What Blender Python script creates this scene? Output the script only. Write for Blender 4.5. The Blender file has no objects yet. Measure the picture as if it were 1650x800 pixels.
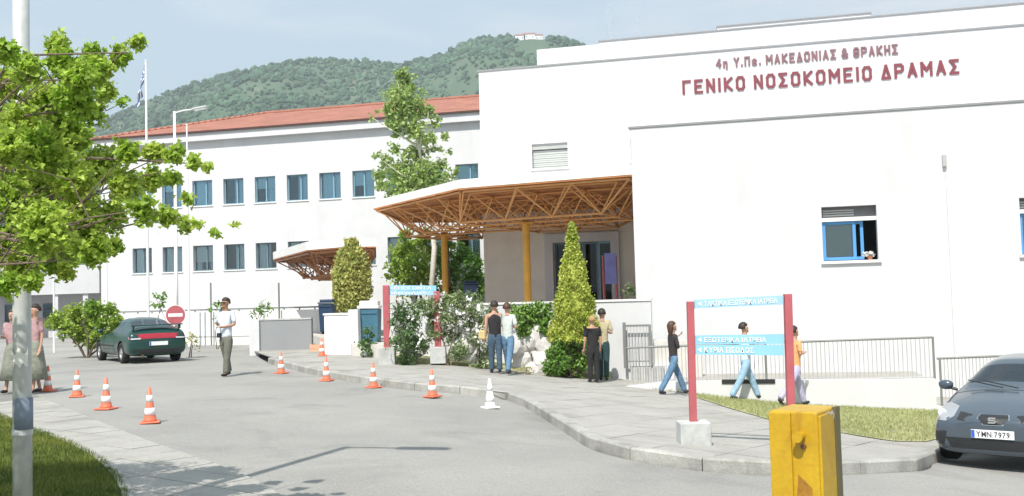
import bpy, bmesh, math, random
import numpy as np
from mathutils import Vector, Matrix
from mathutils.bvhtree import BVHTree
random.seed(7); rng = np.random.default_rng(7)
S = bpy.context.scene
COL = S.collection
R = math.radians
# ---------------------------------------------------------------- camera
FPX, HZ, ROLL = 1600.0, 480.0, R(1.6)
PITCH = math.atan((HZ - 400.0) / FPX)
CAM = Vector((0, 0, 1.6))
_f = Vector((0, math.cos(PITCH), math.sin(PITCH)))
_u0 = Vector((0, -math.sin(PITCH), math.cos(PITCH)))
_r = Vector((1, 0, 0)) * math.cos(ROLL) - _u0 * math.sin(ROLL)
_u = _u0 * math.cos(ROLL) + Vector((1, 0, 0)) * math.sin(ROLL)
cd = bpy.data.cameras.new("camera"); cam = bpy.data.objects.new("camera", cd); COL.objects.link(cam)
cam.matrix_world = Matrix(((_r.x, _u.x, -_f.x, CAM.x), (_r.y, _u.y, -_f.y, CAM.y), (_r.z, _u.z, -_f.z, CAM.z), (0, 0, 0, 1)))
cd.sensor_width = 36.0; cd.lens = FPX * 36.0 / 1650.0; cd.clip_end = 9000; cd.clip_start = 0.05
S.camera = cam
# ---------------------------------------------------------------- light
SUN_AZ, SUN_EL = 198.4, 53.0
w = bpy.data.worlds.new("World"); S.world = w; w.use_nodes = True
nt = w.node_tree; nt.nodes.clear()
def N(nt, t, **k):
    n = nt.nodes.new(t)
    for a, b in k.items(): setattr(n, a, b)
    return n
sky = N(nt, 'ShaderNodeTexSky', sky_type='NISHITA', sun_disc=False)
sky.sun_elevation = R(SUN_EL); sky.sun_rotation = R(SUN_AZ); sky.air_density = 1.0; sky.dust_density = 1.6; sky.ozone_density = 1.0
tc = N(nt, 'ShaderNodeTexCoord'); mp = N(nt, 'ShaderNodeMapping'); mp.inputs['Scale'].default_value = (1.0, 1.0, 4.5)
mp.inputs['Location'].default_value = (0.35, 0.2, 0.1)
no = N(nt, 'ShaderNodeTexNoise'); no.inputs['Scale'].default_value = 2.6; no.inputs['Detail'].default_value = 6; no.inputs['Roughness'].default_value = .55
rp = N(nt, 'ShaderNodeValToRGB'); rp.color_ramp.elements[0].position = .46; rp.color_ramp.elements[1].position = .70
rp.color_ramp.elements[0].color = (3.0, 3.85, 4.35, 1); rp.color_ramp.elements[1].color = (4.7, 4.75, 4.8, 1)
mx = N(nt, 'ShaderNodeMix', data_type='RGBA'); mx.inputs['Factor'].default_value = .82
bg = N(nt, 'ShaderNodeBackground'); bg.inputs['Strength'].default_value = 0.12
out = N(nt, 'ShaderNodeOutputWorld'); L = nt.links.new
L(tc.outputs['Generated'], mp.inputs['Vector']); L(mp.outputs['Vector'], no.inputs['Vector']); L(no.outputs['Fac'], rp.inputs['Fac'])
L(rp.outputs['Color'], mx.inputs['B']); L(sky.outputs['Color'], mx.inputs['A']); L(mx.outputs['Result'], bg.inputs['Color']); L(bg.outputs[0], out.inputs[0])
sd = bpy.data.lights.new("sun", 'SUN'); sd.energy = 3.7; sd.angle = R(.5); sd.color = (1, .95, .87)
sun = bpy.data.objects.new("sun", sd); COL.objects.link(sun)
_a, _e = R(SUN_AZ), R(SUN_EL)
sun.rotation_euler = Vector((math.sin(_a) * math.cos(_e), math.cos(_a) * math.cos(_e), math.sin(_e))).to_track_quat('Z', 'Y').to_euler()
sun.location = (-8, -14, 26)
vs = S.view_settings; vs.view_transform = 'Standard'; vs.look = 'None'; vs.exposure = 0.80; vs.gamma = 1
# ---------------------------------------------------------------- geometry of the place
def ray(px, py):
    return _f + _r * ((px - 825) / FPX) + _u * ((400 - py) / FPX)
def P(px, py, D):
    d = ray(px, py); return CAM + d * (D / d.y)
def xs_(x):
    x = max(-6.0, x)
    if x > 6: x = 6 + (min(x, 26) - 6) * .45
    return x
def G(x, y):
    xx = xs_(x); f = min(max((y - 5) / 15, 0), 1.1)
    return -.04 * (xx + 6) - .07 * max(0, xx + 1.5) * f
def ground(px, py, off=0.0):
    d = ray(px, py); a, b = 1.0, 400.0
    for _ in range(60):
        m = (a + b) / 2; p = CAM + d * m
        if p.z > G(p.x, p.y) + off: a = m
        else: b = m
    p = CAM + d * a; return Vector((p.x, p.y, G(p.x, p.y) + off))
class Plane:
    def __init__(s, px, D, ang=14.0, off=0.0):
        s.e = Vector((math.cos(R(ang)), -math.sin(R(ang)), 0)); s.n = Vector((-s.e.y * -1, 0, 0))
        s.n = Vector((-math.sin(R(ang)), -math.cos(R(ang)), 0))          # towards the camera
        p = P(px, 450, D); s.o = Vector((p.x, p.y, 0)) - s.n * off
    def at(s, px, py):
        d = ray(px, py); t = (s.o - CAM).dot(s.n) / d.dot(s.n); q = CAM + d * t
        return ((q - s.o).dot(s.e), q.z)
    def pt(s, a, z, out=0.0):
        q = s.o + s.e * a + s.n * out; return Vector((q.x, q.y, z))
# ---------------------------------------------------------------- materials
MT = {}
def mat(name, col, rough=.7, var=.12, scale=3.0, bump=0.0, bscale=20.0, metal=0.0, col2=None, stretch=(1, 1, 1), spec=None, coat=0.0, trans=0.0, island=0.0, emis=None):
    m = bpy.data.materials.new(name); m.use_nodes = True; t = m.node_tree; b = t.nodes['Principled BSDF']; LL = t.links.new
    b.inputs['Roughness'].default_value = rough; b.inputs['Metallic'].default_value = metal
    if spec is not None: b.inputs['Specular IOR Level'].default_value = spec
    if coat: b.inputs['Coat Weight'].default_value = coat
    geo = N(t, 'ShaderNodeNewGeometry'); mpn = N(t, 'ShaderNodeMapping'); mpn.inputs['Scale'].default_value = stretch
    LL(geo.outputs['Position'], mpn.inputs['Vector'])
    n1 = N(t, 'ShaderNodeTexNoise'); n1.inputs['Scale'].default_value = scale; n1.inputs['Detail'].default_value = 5; n1.inputs['Roughness'].default_value = .6
    LL(mpn.outputs['Vector'], n1.inputs['Vector'])
    mixn = N(t, 'ShaderNodeMix', data_type='RGBA')
    c2 = col2 or tuple(min(1, c * (1 + var)) for c in col); c1 = tuple(c * (1 - var) for c in col) if col2 is None else col
    mixn.inputs['A'].default_value = (*c1, 1); mixn.inputs['B'].default_value = (*c2, 1)
    rm = N(t, 'ShaderNodeMapRange'); rm.inputs['From Min'].default_value = .3; rm.inputs['From Max'].default_value = .7
    LL(n1.outputs['Fac'], rm.inputs['Value']); LL(rm.outputs['Result'], mixn.inputs['Factor'])
    outc = mixn.outputs['Result']
    if island:
        hs = N(t, 'ShaderNodeHueSaturation'); mr = N(t, 'ShaderNodeMapRange'); mr.inputs['To Min'].default_value = 1 - island; mr.inputs['To Max'].default_value = 1 + island
        LL(geo.outputs['Random Per Island'], mr.inputs['Value']); LL(mr.outputs['Result'], hs.inputs['Value']); LL(outc, hs.inputs['Color']); outc = hs.outputs['Color']
    LL(outc, b.inputs['Base Color'])
    if bump:
        n2 = N(t, 'ShaderNodeTexNoise'); n2.inputs['Scale'].default_value = bscale; n2.inputs['Detail'].default_value = 4
        LL(geo.outputs['Position'], n2.inputs['Vector'])
        bp = N(t, 'ShaderNodeBump'); bp.inputs['Strength'].default_value = bump; bp.inputs['Distance'].default_value = .02
        LL(n2.outputs['Fac'], bp.inputs['Height']); LL(bp.outputs['Normal'], b.inputs['Normal'])
    if trans:
        tr = N(t, 'ShaderNodeBsdfTranslucent'); ms = N(t, 'ShaderNodeMixShader'); ms.inputs[0].default_value = trans
        LL(outc, tr.inputs['Color']); o = t.nodes['Material Output']; LL(b.outputs[0], ms.inputs[1]); LL(tr.outputs[0], ms.inputs[2]); LL(ms.outputs[0], o.inputs['Surface'])
    MT[name] = m; return m
mat('white_stucco', (.60, .605, .62), .85, .05, 1.2, .15, 60)
mat('white_paint', (.78, .78, .76), .55, .04, 4)
mat('stained_plaster', (.80, .80, .79), .85, .08, 1.0, .15, 50, stretch=(1, 1, .25))
mat('terrace_tile', (.58, .56, .52), .7, .08, 3)
mat('entrance_plaster', (.78, .74, .67), .85, .07, 1.5, .1, 50)  # pale beige plaster of the entrance wall
mat('parapet_grey', (.27, .28, .29), .85, .06, .6, .1, 40)
mat('annex_plaster', (.52, .52, .54), .85, .06, .6, .1, 40)
mat('coping_metal', (.26, .26, .27), .45, .1, 5)
mat('asphalt', (.255, .25, .235), .9, .0, .35, .35, 90, col2=(.325, .318, .298))
mat('earth', (.20, .19, .15), .95, .25, .2)
mat('pavement', (.345, .335, .31), .9, .10, 1.6, .2, 60, island=.05)
mat('grout', (.20, .20, .185), .95, .2, 4)
mat('kerb_concrete', (.36, .355, .33), .9, .22, 2.2, .3, 50, island=.08)
mat('grass_soil', (.10, .12, .035), .95, .3, 1.5)
mat('dry_soil', (.34, .33, .17), .95, .3, 1.5)
mat('grass_blade', (.075, .13, .018), .7, .3, 1.2, col2=(.20, .23, .04), trans=.3, island=.3)
mat('grass_pale', (.24, .29, .10), .8, .3, 1.2, col2=(.38, .39, .18), trans=.2, island=.25)
mat('roof_tile', (.37, .155, .11), .8, .18, .9, .0)
mat('gutter', (.07, .03, .025), .6)
mat('window_blue', (.20, .36, .46), .4, .08)
mat('window_dark', (.13, .20, .24), .35)
mat('bright_blue', (.09, .30, .62), .4, .06)
mat('curtain', (.84, .87, .88), .9, .1, 6, stretch=(8, 8, .4))
mat('blind_grey', (.40, .42, .41), .8, .05)
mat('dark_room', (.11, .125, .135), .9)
mat('shutter', (.45, .47, .46), .6, .04)
mat('shutter_box', (.15, .15, .16), .6)
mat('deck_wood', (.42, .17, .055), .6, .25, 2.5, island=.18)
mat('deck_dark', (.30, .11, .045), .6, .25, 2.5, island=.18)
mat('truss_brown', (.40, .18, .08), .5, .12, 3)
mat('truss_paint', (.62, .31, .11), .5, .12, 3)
mat('column_yellow', (.62, .33, .045), .45, .1, 3)
mat('canopy_white', (.74, .73, .71), .6, .05, 2)
mat('sign_letter_red', (.19, .04, .055), .5, .1)
mat('sign_letter_grey', (.20, .10, .12), .5, .15)
mat('sign_red', (.42, .10, .115), .5, .1, 4)
mat('sign_blue', (.26, .53, .70), .45, .06, 3)
mat('sign_pale', (.33, .55, .72), .45, .05, 3)
mat('sign_white', (.8, .83, .84), .5, .03)
mat('concrete', (.47, .48, .47), .9, .12, 6, .3, 60)
mat('railing_dark', (.19, .20, .19), .5, .1)
mat('railing_light', (.42, .41, .41), .5, .1)
mat('louvre', (.38, .39, .38), .7, .1)
mat('cone_orange', (.70, .17, .09), .45, .08, 6)
mat('cone_white', (.82, .82, .80), .45, .03)
mat('barrier_yellow', (.52, .33, .012), .45, .10, 5, .12, 30, col2=(.42, .245, .008))
mat('barrier_dark', (.11, .095, .04), .6)
mat('rust', (.13, .06, .03), .8, .3, 30)
mat('galvanised', (.42, .44, .44), .45, .16, 7, .08, 40, col2=(.55, .57, .56))
mat('pole_white', (.78, .79, .78), .5, .05)
mat('pole_patch', (.18, .22, .28), .6, .15, 12)
mat('flag_blue', (.02, .08, .36), .8); mat('flag_white', (.8, .8, .8), .8)
mat('bark', (.16, .12, .09), .9, .25, 12, .5, 30)
mat('birch_bark', (.66, .62, .54), .8, .2, 12)
mat('leaf_maple', (.26, .44, .04), .5, .25, 1.6, col2=(.54, .64, .12), trans=.5, island=.35)
mat('leaf_lime', (.20, .35, .04), .5, .2, .7, col2=(.42, .52, .10), trans=.45, island=.35)
mat('leaf_birch', (.26, .40, .10), .5, .2, .7, col2=(.44, .54, .20), trans=.4, island=.3)
mat('leaf_green', (.12, .27, .04), .55, .25, .8, col2=(.24, .38, .08), trans=.35, island=.35)
mat('leaf_dark', (.07, .16, .045), .55, .25, .9, col2=(.15, .25, .08), trans=.3, island=.35)
mat('leaf_oleander', (.15, .23, .08), .5, .25, .9, col2=(.29, .36, .16), trans=.3, island=.35)
mat('leaf_gold', (.30, .38, .04), .6, .2, 3, col2=(.56, .60, .13), trans=.3, island=.35)
mat('leaf_olive', (.32, .36, .08), .6, .2, 3, col2=(.54, .53, .18), trans=.3, island=.3)
mat('flower_white', (.8, .78, .76), .7, .05, trans=.2)
mat('boulder', (.62, .60, .58), .9, .18, 2.5, .5, 12)
mat('hill_green', (.05, .10, .055), .95, .3, .006, col2=(.085, .13, .075))
mat('hill_tree', (.052, .108, .06), .95, .3, .01, island=.45)
mat('car_green', (.006, .045, .038), .3, .06, 2, coat=.4, spec=.5)
mat('car_grey', (.075, .098, .125), .25, .05, 2, metal=.35, coat=.7)
mat('tyre', (.02, .02, .02), .85); mat('rim', (.50, .51, .52), .35, .06, metal=.6)
mat('black_plastic', (.018, .02, .022), .5); mat('chrome', (.75, .76, .77), .15, .02, metal=.9)
mat('tail_red', (.40, .012, .03), .2, .1, coat=.8); mat('lamp_clear', (.62, .65, .70), .12, .1, coat=.8)
mat('plate_white', (.8, .81, .82), .4, .02); mat('plate_text', (.04, .04, .05), .5); mat('plate_blue', (.03, .10, .45), .5)
mat('skin', (.48, .27, .19), .6, .08, 20); mat('skin_tan', (.36, .19, .12), .6, .08, 20)
mat('hair_dark', (.025, .018, .015), .6, .2, 30); mat('hair_brown', (.07, .035, .022), .6, .2, 30); mat('hair_blond', (.34, .22, .10), .6, .2, 30)
mat('cloth_white', (.62, .68, .76), .9, .05, 10, .9, 11); mat('cloth_cream', (.42, .37, .24), .9, .08, 10, .9, 11)
mat('cloth_black', (.02, .018, .02), .9, .2, 10, .9, 11); mat('cloth_darkgreen', (.02, .05, .055), .9, .2, 10, .9, 11)
mat('cloth_olive', (.135, .14, .11), .9, .15, 12, .9, 11); mat('denim', (.10, .19, .30), .9, .25, 14, .9, 11); mat('denim_dark', (.05, .09, .135), .9, .25, 14, .9, 11)
mat('denim_light', (.27, .42, .56), .9, .2, 14, .9, 11); mat('cloth_lilac', (.42, .40, .58), .9, .1, 12, .9, 11); mat('cloth_orange', (.70, .36, .16), .9, .1, 12, .9, 11)
mat('cloth_pink', (.40, .25, .26), .9, .12, 14, .9, 11); mat('cloth_skirt', (.20, .21, .17), .9, .2, 14, .9, 11); mat('cloth_jacket', (.035, .028, .032), .85, .2, 12, .9, 11)
mat('cloth_pale', (.50, .55, .52), .9, .1, 12, .9, 11); mat('leather_tan', (.52, .42, .20), .7, .15, 10); mat('shoe_black', (.02, .02, .025), .5)
mat('bin_blue', (.05, .15, .22), .5, .12, 4); mat('bin_dark', (.02, .05, .10), .5, .1)
mat('plank_orange', (.60, .34, .22), .7, .1)
mat('terracotta', (.36, .15, .09), .9, .12)
mat('antenna', (.38, .42, .48), .5)
def glassmat(name, tint, mixf, rough=.04):
    m = bpy.data.materials.new(name); m.use_nodes = True; t = m.node_tree; t.nodes.clear(); o = N(t, 'ShaderNodeOutputMaterial')
    g = N(t, 'ShaderNodeBsdfGlossy'); g.inputs['Roughness'].default_value = rough; g.inputs['Color'].default_value = (.9, .95, 1, 1)
    tr = N(t, 'ShaderNodeBsdfTransparent'); tr.inputs['Color'].default_value = (*tint, 1)
    fr = N(t, 'ShaderNodeLayerWeight'); fr.inputs['Blend'].default_value = mixf
    ms = N(t, 'ShaderNodeMixShader'); t.links.new(fr.outputs['Fresnel'], ms.inputs[0]); t.links.new(tr.outputs[0], ms.inputs[1]); t.links.new(g.outputs[0], ms.inputs[2]); t.links.new(ms.outputs[0], o.inputs[0])
    MT[name] = m
glassmat('glass_blue', (.80, .95, 1.0), .42); glassmat('glass_grey', (.85, .92, .93), .4); glassmat('glass_car', (.62, .78, .74), .5); glassmat('glass_dark', (.15, .18, .2), .3)
def tile_relief(m, ang):
    t = m.node_tree; b = t.nodes['Principled BSDF']; geo = N(t, 'ShaderNodeNewGeometry'); mpn = N(t, 'ShaderNodeMapping'); mpn.inputs['Rotation'].default_value = (0, 0, ang)
    wv = N(t, 'ShaderNodeTexWave'); wv.inputs['Scale'].default_value = 1.3; wv.inputs['Distortion'].default_value = .3
    bp = N(t, 'ShaderNodeBump'); bp.inputs['Strength'].default_value = .8; bp.inputs['Distance'].default_value = .08
    t.links.new(geo.outputs['Position'], mpn.inputs['Vector']); t.links.new(mpn.outputs['Vector'], wv.inputs['Vector']); t.links.new(wv.outputs['Fac'], bp.inputs['Height']); t.links.new(bp.outputs['Normal'], b.inputs['Normal'])
tile_relief(MT['roof_tile'], R(14))
def weather(m, dark, amt, sc, stretch, lo=.5, hi=.75, speck=0.0):
    """worn patches and fine grit over a surface's own colour"""
    t = m.node_tree; b = t.nodes['Principled BSDF']; src = b.inputs['Base Color'].links[0].from_socket; LL = t.links.new
    geo = N(t, 'ShaderNodeNewGeometry'); mp_ = N(t, 'ShaderNodeMapping'); mp_.inputs['Scale'].default_value = stretch; LL(geo.outputs['Position'], mp_.inputs['Vector'])
    n = N(t, 'ShaderNodeTexNoise'); n.inputs['Scale'].default_value = sc; n.inputs['Detail'].default_value = 9; n.inputs['Roughness'].default_value = .68; n.inputs['Distortion'].default_value = .6
    LL(mp_.outputs['Vector'], n.inputs['Vector']); r_ = N(t, 'ShaderNodeMapRange'); r_.inputs['From Min'].default_value = lo; r_.inputs['From Max'].default_value = hi; r_.inputs['To Max'].default_value = amt
    LL(n.outputs['Fac'], r_.inputs['Value']); mx_ = N(t, 'ShaderNodeMix', data_type='RGBA'); mx_.inputs['B'].default_value = (*dark, 1); LL(r_.outputs['Result'], mx_.inputs['Factor']); LL(src, mx_.inputs['A']); o = mx_.outputs['Result']
    if speck:
        n2 = N(t, 'ShaderNodeTexNoise'); n2.inputs['Scale'].default_value = 45; n2.inputs['Detail'].default_value = 3; LL(geo.outputs['Position'], n2.inputs['Vector'])
        hs = N(t, 'ShaderNodeHueSaturation'); r2 = N(t, 'ShaderNodeMapRange'); r2.inputs['From Min'].default_value = .3; r2.inputs['From Max'].default_value = .7; r2.inputs['To Min'].default_value = 1 - speck; r2.inputs['To Max'].default_value = 1 + speck
        LL(n2.outputs['Fac'], r2.inputs['Value']); LL(r2.outputs['Result'], hs.inputs['Value']); LL(o, hs.inputs['Color']); o = hs.outputs['Color']
    LL(o, b.inputs['Base Color'])
weather(MT['asphalt'], (.15, .148, .14), .55, .5, (1, 1, 1), .52, .74, .16); weather(MT['pavement'], (.17, .16, .14), .6, .9, (1, 1, 1), .5, .75, .12)
weather(MT['kerb_concrete'], (.13, .125, .11), .7, 1.6, (1, 1, 1), .46, .72, .12); weather(MT['white_stucco'], (.50, .50, .48), .5, .8, (1, 1, .16), .52, .78)
weather(MT['stained_plaster'], (.42, .41, .38), .35, 1.2, (1, 1, .5), .5, .8); weather(MT['barrier_yellow'], (.25, .12, .01), .8, 6, (1, 1, .3), .55, .75, .06)
weather(MT['hill_green'], (.22, .21, .15), .6, .012, (1, 1, 1), .56, .7); weather(MT['roof_tile'], (.20, .09, .065), .6, 1.2, (1, 1, 1), .45, .75, .12); weather(MT['canopy_white'], (.5, .48, .44), .5, 1.5, (1, 1, .3), .5, .78)
weather(MT['concrete'], (.26, .26, .24), .6, 4, (1, 1, .5), .5, .75); weather(MT['galvanised'], (.25, .25, .24), .5, 8, (1, 1, .3), .5, .7)
# ---------------------------------------------------------------- object helpers
def tag(o, label=None, cat=None, group=None, kind=None):
    if label: o['label'] = label
    if cat: o['category'] = cat
    if group: o['group'] = group
    if kind: o['kind'] = kind
    return o
def empty(name, loc, label, cat, group=None, rz=0):
    o = bpy.data.objects.new(name, None); COL.objects.link(o); o.location = loc; o.rotation_euler.z = rz; o.empty_display_size = .3
    return tag(o, label, cat, group)
def rootloc(o):
    while o.parent: o = o.parent
    return o.location
class MB:
    def __init__(s): s.v = []; s.f = []; s.m = []; s.cur = 0
    def add(s, vs, fs):
        b = len(s.v); s.v += [tuple(v) for v in vs]; s.f += [tuple(i + b for i in f) for f in fs]; s.m += [s.cur] * len(fs); return s
    def box(s, c, size, X=None, Y=None, Z=None):
        X = X or Vector((1, 0, 0)); Z = Z or Vector((0, 0, 1)); Y = Y or Z.cross(X); c = Vector(c)
        a, b, d = size[0] / 2, size[1] / 2, size[2] / 2
        vs = [c + X * (i * a) + Y * (j * b) + Z * (k * d) for k in (-1, 1) for j in (-1, 1) for i in (-1, 1)]
        return s.add(vs, [(0, 2, 3, 1), (4, 5, 7, 6), (0, 1, 5, 4), (2, 6, 7, 3), (0, 4, 6, 2), (1, 3, 7, 5)])
    def pbox(s, pl, a0, a1, z0, z1, o0, o1):      # box in a facade frame: along, height, outwards
        vs = [pl.pt(a, z, o) for z in (z0, z1) for o in (o0, o1) for a in (a0, a1)]
        return s.add(vs, [(0, 2, 3, 1), (4, 5, 7, 6), (0, 1, 5, 4), (2, 6, 7, 3), (0, 4, 6, 2), (1, 3, 7, 5)][::1])
    def tube(s, pts, r, n=8, cap=True):
        pts = [Vector(p) for p in pts]; rs = r if isinstance(r, (list, tuple)) else [r] * len(pts); vs = []; fs = []
        prev = None
        for i, p in enumerate(pts):
            d = (pts[min(i + 1, len(pts) - 1)] - pts[max(i - 1, 0)]).normalized()
            if prev is None: a = d.orthogonal().normalized()
            else:
                a = (prev - d * prev.dot(d)); a = a.normalized() if a.length > 1e-6 else d.orthogonal().normalized()
            prev = a; b = d.cross(a)
            vs += [p + (a * math.cos(2 * math.pi * k / n) + b * math.sin(2 * math.pi * k / n)) * rs[i] for k in range(n)]
        for i in range(len(pts) - 1):
            for k in range(n):
                k2 = (k + 1) % n; fs.append((i * n + k, i * n + k2, (i + 1) * n + k2, (i + 1) * n + k))
        if cap: fs.append(tuple(range(n - 1, -1, -1))); fs.append(tuple((len(pts) - 1) * n + k for k in range(n)))
        return s.add(vs, fs)
    def prism(s, poly, z0, z1):                 # poly: list of (x,y) or Vector; z0/z1 number or function
        n = len(poly); g0 = z0 if callable(z0) else (lambda x, y: z0); g1 = z1 if callable(z1) else (lambda x, y: z1)
        vs = [(p[0], p[1], g0(p[0], p[1])) for p in poly] + [(p[0], p[1], g1(p[0], p[1])) for p in poly]
        fs = [tuple(range(n))[::-1], tuple(range(n, 2 * n))] + [(i, (i + 1) % n, n + (i + 1) % n, n + i) for i in range(n)]
        return s.add(vs, fs)
    def lathe(s, prof, c=(0, 0, 0), n=16, sx=1, sy=1):
        vs = []; fs = []
        for r, z in prof: vs += [(c[0] + r * sx * math.cos(2 * math.pi * k / n), c[1] + r * sy * math.sin(2 * math.pi * k / n), c[2] + z) for k in range(n)]
        for i in range(len(prof) - 1):
            for k in range(n): fs.append((i * n + k, i * n + (k + 1) % n, (i + 1) * n + (k + 1) % n, (i + 1) * n + k))
        fs.append(tuple(range(n - 1, -1, -1))); fs.append(tuple((len(prof) - 1) * n + k for k in range(n)))
        return s.add(vs, fs)
    def build(s, name, m, parent=None, world=True, smooth=False, loc=None, fix=True):
        off = Vector((0, 0, 0))
        if world and parent is not None: off = Vector(rootloc(parent))
        if parent is None and loc is not None: off = Vector(loc)
        me = bpy.data.meshes.new(name); me.from_pydata([tuple(Vector(v) - off) for v in s.v], [], s.f)
        for mm in (m if isinstance(m, (list, tuple)) else [m]): me.materials.append(MT[mm])
        if max(s.m or [0]) > 0: me.polygons.foreach_set('material_index', s.m)
        if fix and len(s.f) < 30000:
            bm = bmesh.new(); bm.from_mesh(me); bmesh.ops.recalc_face_normals(bm, faces=bm.faces); bm.to_mesh(me); bm.free()
        if smooth: me.polygons.foreach_set('use_smooth', [True] * len(me.polygons))
        me.update(); o = bpy.data.objects.new(name, me); COL.objects.link(o)
        if parent is not None: o.parent = parent
        elif loc is not None: o.location = loc
        return o
def link(name, me, parent, loc=(0, 0, 0), rot=None):
    o = bpy.data.objects.new(name, me); COL.objects.link(o); o.parent = parent; o.location = loc
    if rot: o.rotation_euler = rot
    return o
def children(o, _c={}):
    return [c for c in COL.objects if c.parent == o]
def copy_tree(o, parent=None):
    c = o.copy(); COL.objects.link(c)
    if parent: c.parent = parent
    for ch in list(o.children): copy_tree(ch, c)
    return c
def bevel(o, wd=.02, seg=2):
    m = o.modifiers.new('bevel', 'BEVEL'); m.width = wd; m.segments = seg; m.limit_method = 'ANGLE'; return o
def clip_poly(poly, rect):                       # clip polygon by convex rect (CCW list)
    out_ = [Vector((p[0], p[1])) for p in poly]
    for i in range(len(rect)):
        a = Vector(rect[i][:2]); b = Vector(rect[(i + 1) % len(rect)][:2]); d = b - a; inp = out_; out_ = []
        if not inp: break
        sd_ = lambda p: d.x * (p.y - a.y) - d.y * (p.x - a.x)
        for k in range(len(inp)):
            p, q = inp[k], inp[(k + 1) % len(inp)]; sp, sq = sd_(p), sd_(q)
            if sp >= 0: out_.append(p)
            if (sp >= 0) != (sq >= 0): out_.append(p + (q - p) * (sp / (sp - sq)))
    return out_
def area(poly):
    return sum(poly[i][0] * poly[(i + 1) % len(poly)][1] - poly[(i + 1) % len(poly)][0] * poly[i][1] for i in range(len(poly))) / 2
def inside(p, poly):
    c = False; n = len(poly)
    for i in range(n):
        a, b = poly[i], poly[(i + 1) % n]
        if (a[1] > p[1]) != (b[1] > p[1]) and p[0] < (b[0] - a[0]) * (p[1] - a[1]) / (b[1] - a[1]) + a[0]: c = not c
    return c
def sheet(name, poly, zoff, m, step=.5, kind='structure', parent=None, skirt=0.0):
    """ground-following sheet: polygon cut into a grid"""
    xs = [p[0] for p in poly]; ys = [p[1] for p in poly]; mb = MB()
    x = math.floor(min(xs) / step) * step
    while x < max(xs):
        y = math.floor(min(ys) / step) * step
        while y < max(ys):
            c = clip_poly(poly, [(x, y), (x + step, y), (x + step, y + step), (x, y + step)])
            if len(c) > 2 and abs(area(c)) > 1e-4: mb.add([(q.x, q.y, G(q.x, q.y) + zoff) for q in c], [tuple(range(len(c)))])
            y += step
        x += step
    if skirt:
        n = len(poly)
        for i in range(n):
            a, b = Vector(poly[i][:2]), Vector(poly[(i + 1) % n][:2]); k = max(1, int((b - a).length / step))
            for j in range(k):
                p, q = a.lerp(b, j / k), a.lerp(b, (j + 1) / k)
                mb.add([(p.x, p.y, G(p.x, p.y) + zoff - skirt), (q.x, q.y, G(q.x, q.y) + zoff - skirt), (q.x, q.y, G(q.x, q.y) + zoff), (p.x, p.y, G(p.x, p.y) + zoff)], [(0, 1, 2, 3)])
    o = mb.build(name, m, parent, fix=False)
    if kind: o['kind'] = kind
    bm = bmesh.new(); bm.from_mesh(o.data)
    for f in bm.faces:
        f.normal_update()
        if f.normal.z < -.1: f.normal_flip()
    bm.to_mesh(o.data); bm.free()
    return o
def tris(poly):                                  # ear clipping through bmesh for concave caps
    bm = bmesh.new(); vs = [bm.verts.new((p[0], p[1], 0)) for p in poly]; f = bm.faces.new(vs)
    r = bmesh.ops.triangulate(bm, faces=[f]); idx = {v: i for i, v in enumerate(vs)}
    o = [tuple(idx[v] for v in t.verts) for t in r['faces']]; bm.free(); return o
# ---------------------------------------------------------------- foliage
LEAVES = {
 'maple': np.array([(0, 0), (.32, .16), (.5, .42), (.24, .5), (.2, .75), (0, 1.0), (-.2, .75), (-.24, .5), (-.5, .42), (-.32, .16)]),
 'oval': np.array([(0, 0), (.28, .3), (.26, .68), (0, 1), (-.26, .68), (-.28, .3)]),
 'narrow': np.array([(0, 0), (.12, .3), (.10, .7), (0, 1), (-.10, .7), (-.12, .3)]),
 'tuft': np.array([(0, 0), (.3, .15), (.42, .6), (.15, .55), (0, 1), (-.2, .6), (-.4, .7), (-.28, .2)]),
}
def leaves_mesh(centres, size, shape, up=.3, jitter=.35, dirs=None):
    c = np.asarray(centres, float); n = len(c); sh = LEAVES[shape]; k = len(sh)
    nrm = rng.normal(size=(n, 3)); nrm[:, 2] = np.abs(nrm[:, 2]) * .8 + up; nrm /= np.linalg.norm(nrm, axis=1)[:, None]
    a = dirs + rng.normal(size=(n, 3)) * .35 if dirs is not None else rng.normal(size=(n, 3))
    a -= nrm * (a * nrm).sum(1)[:, None]; a /= np.linalg.norm(a, axis=1)[:, None] + 1e-9; b = np.cross(nrm, a)
    s = size * (1 + rng.uniform(-jitter, jitter, n))
    v = c[:, None, :] + (b[:, None, :] * sh[None, :, 0, None] + a[:, None, :] * (sh[None, :, 1, None] - .4)) * s[:, None, None]
    v += nrm[:, None, :] * (np.abs(sh[None, :, 0, None]) * .45 * s[:, None, None])      # folded along the midrib
    return v.reshape(-1, 3), n, k
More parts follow.
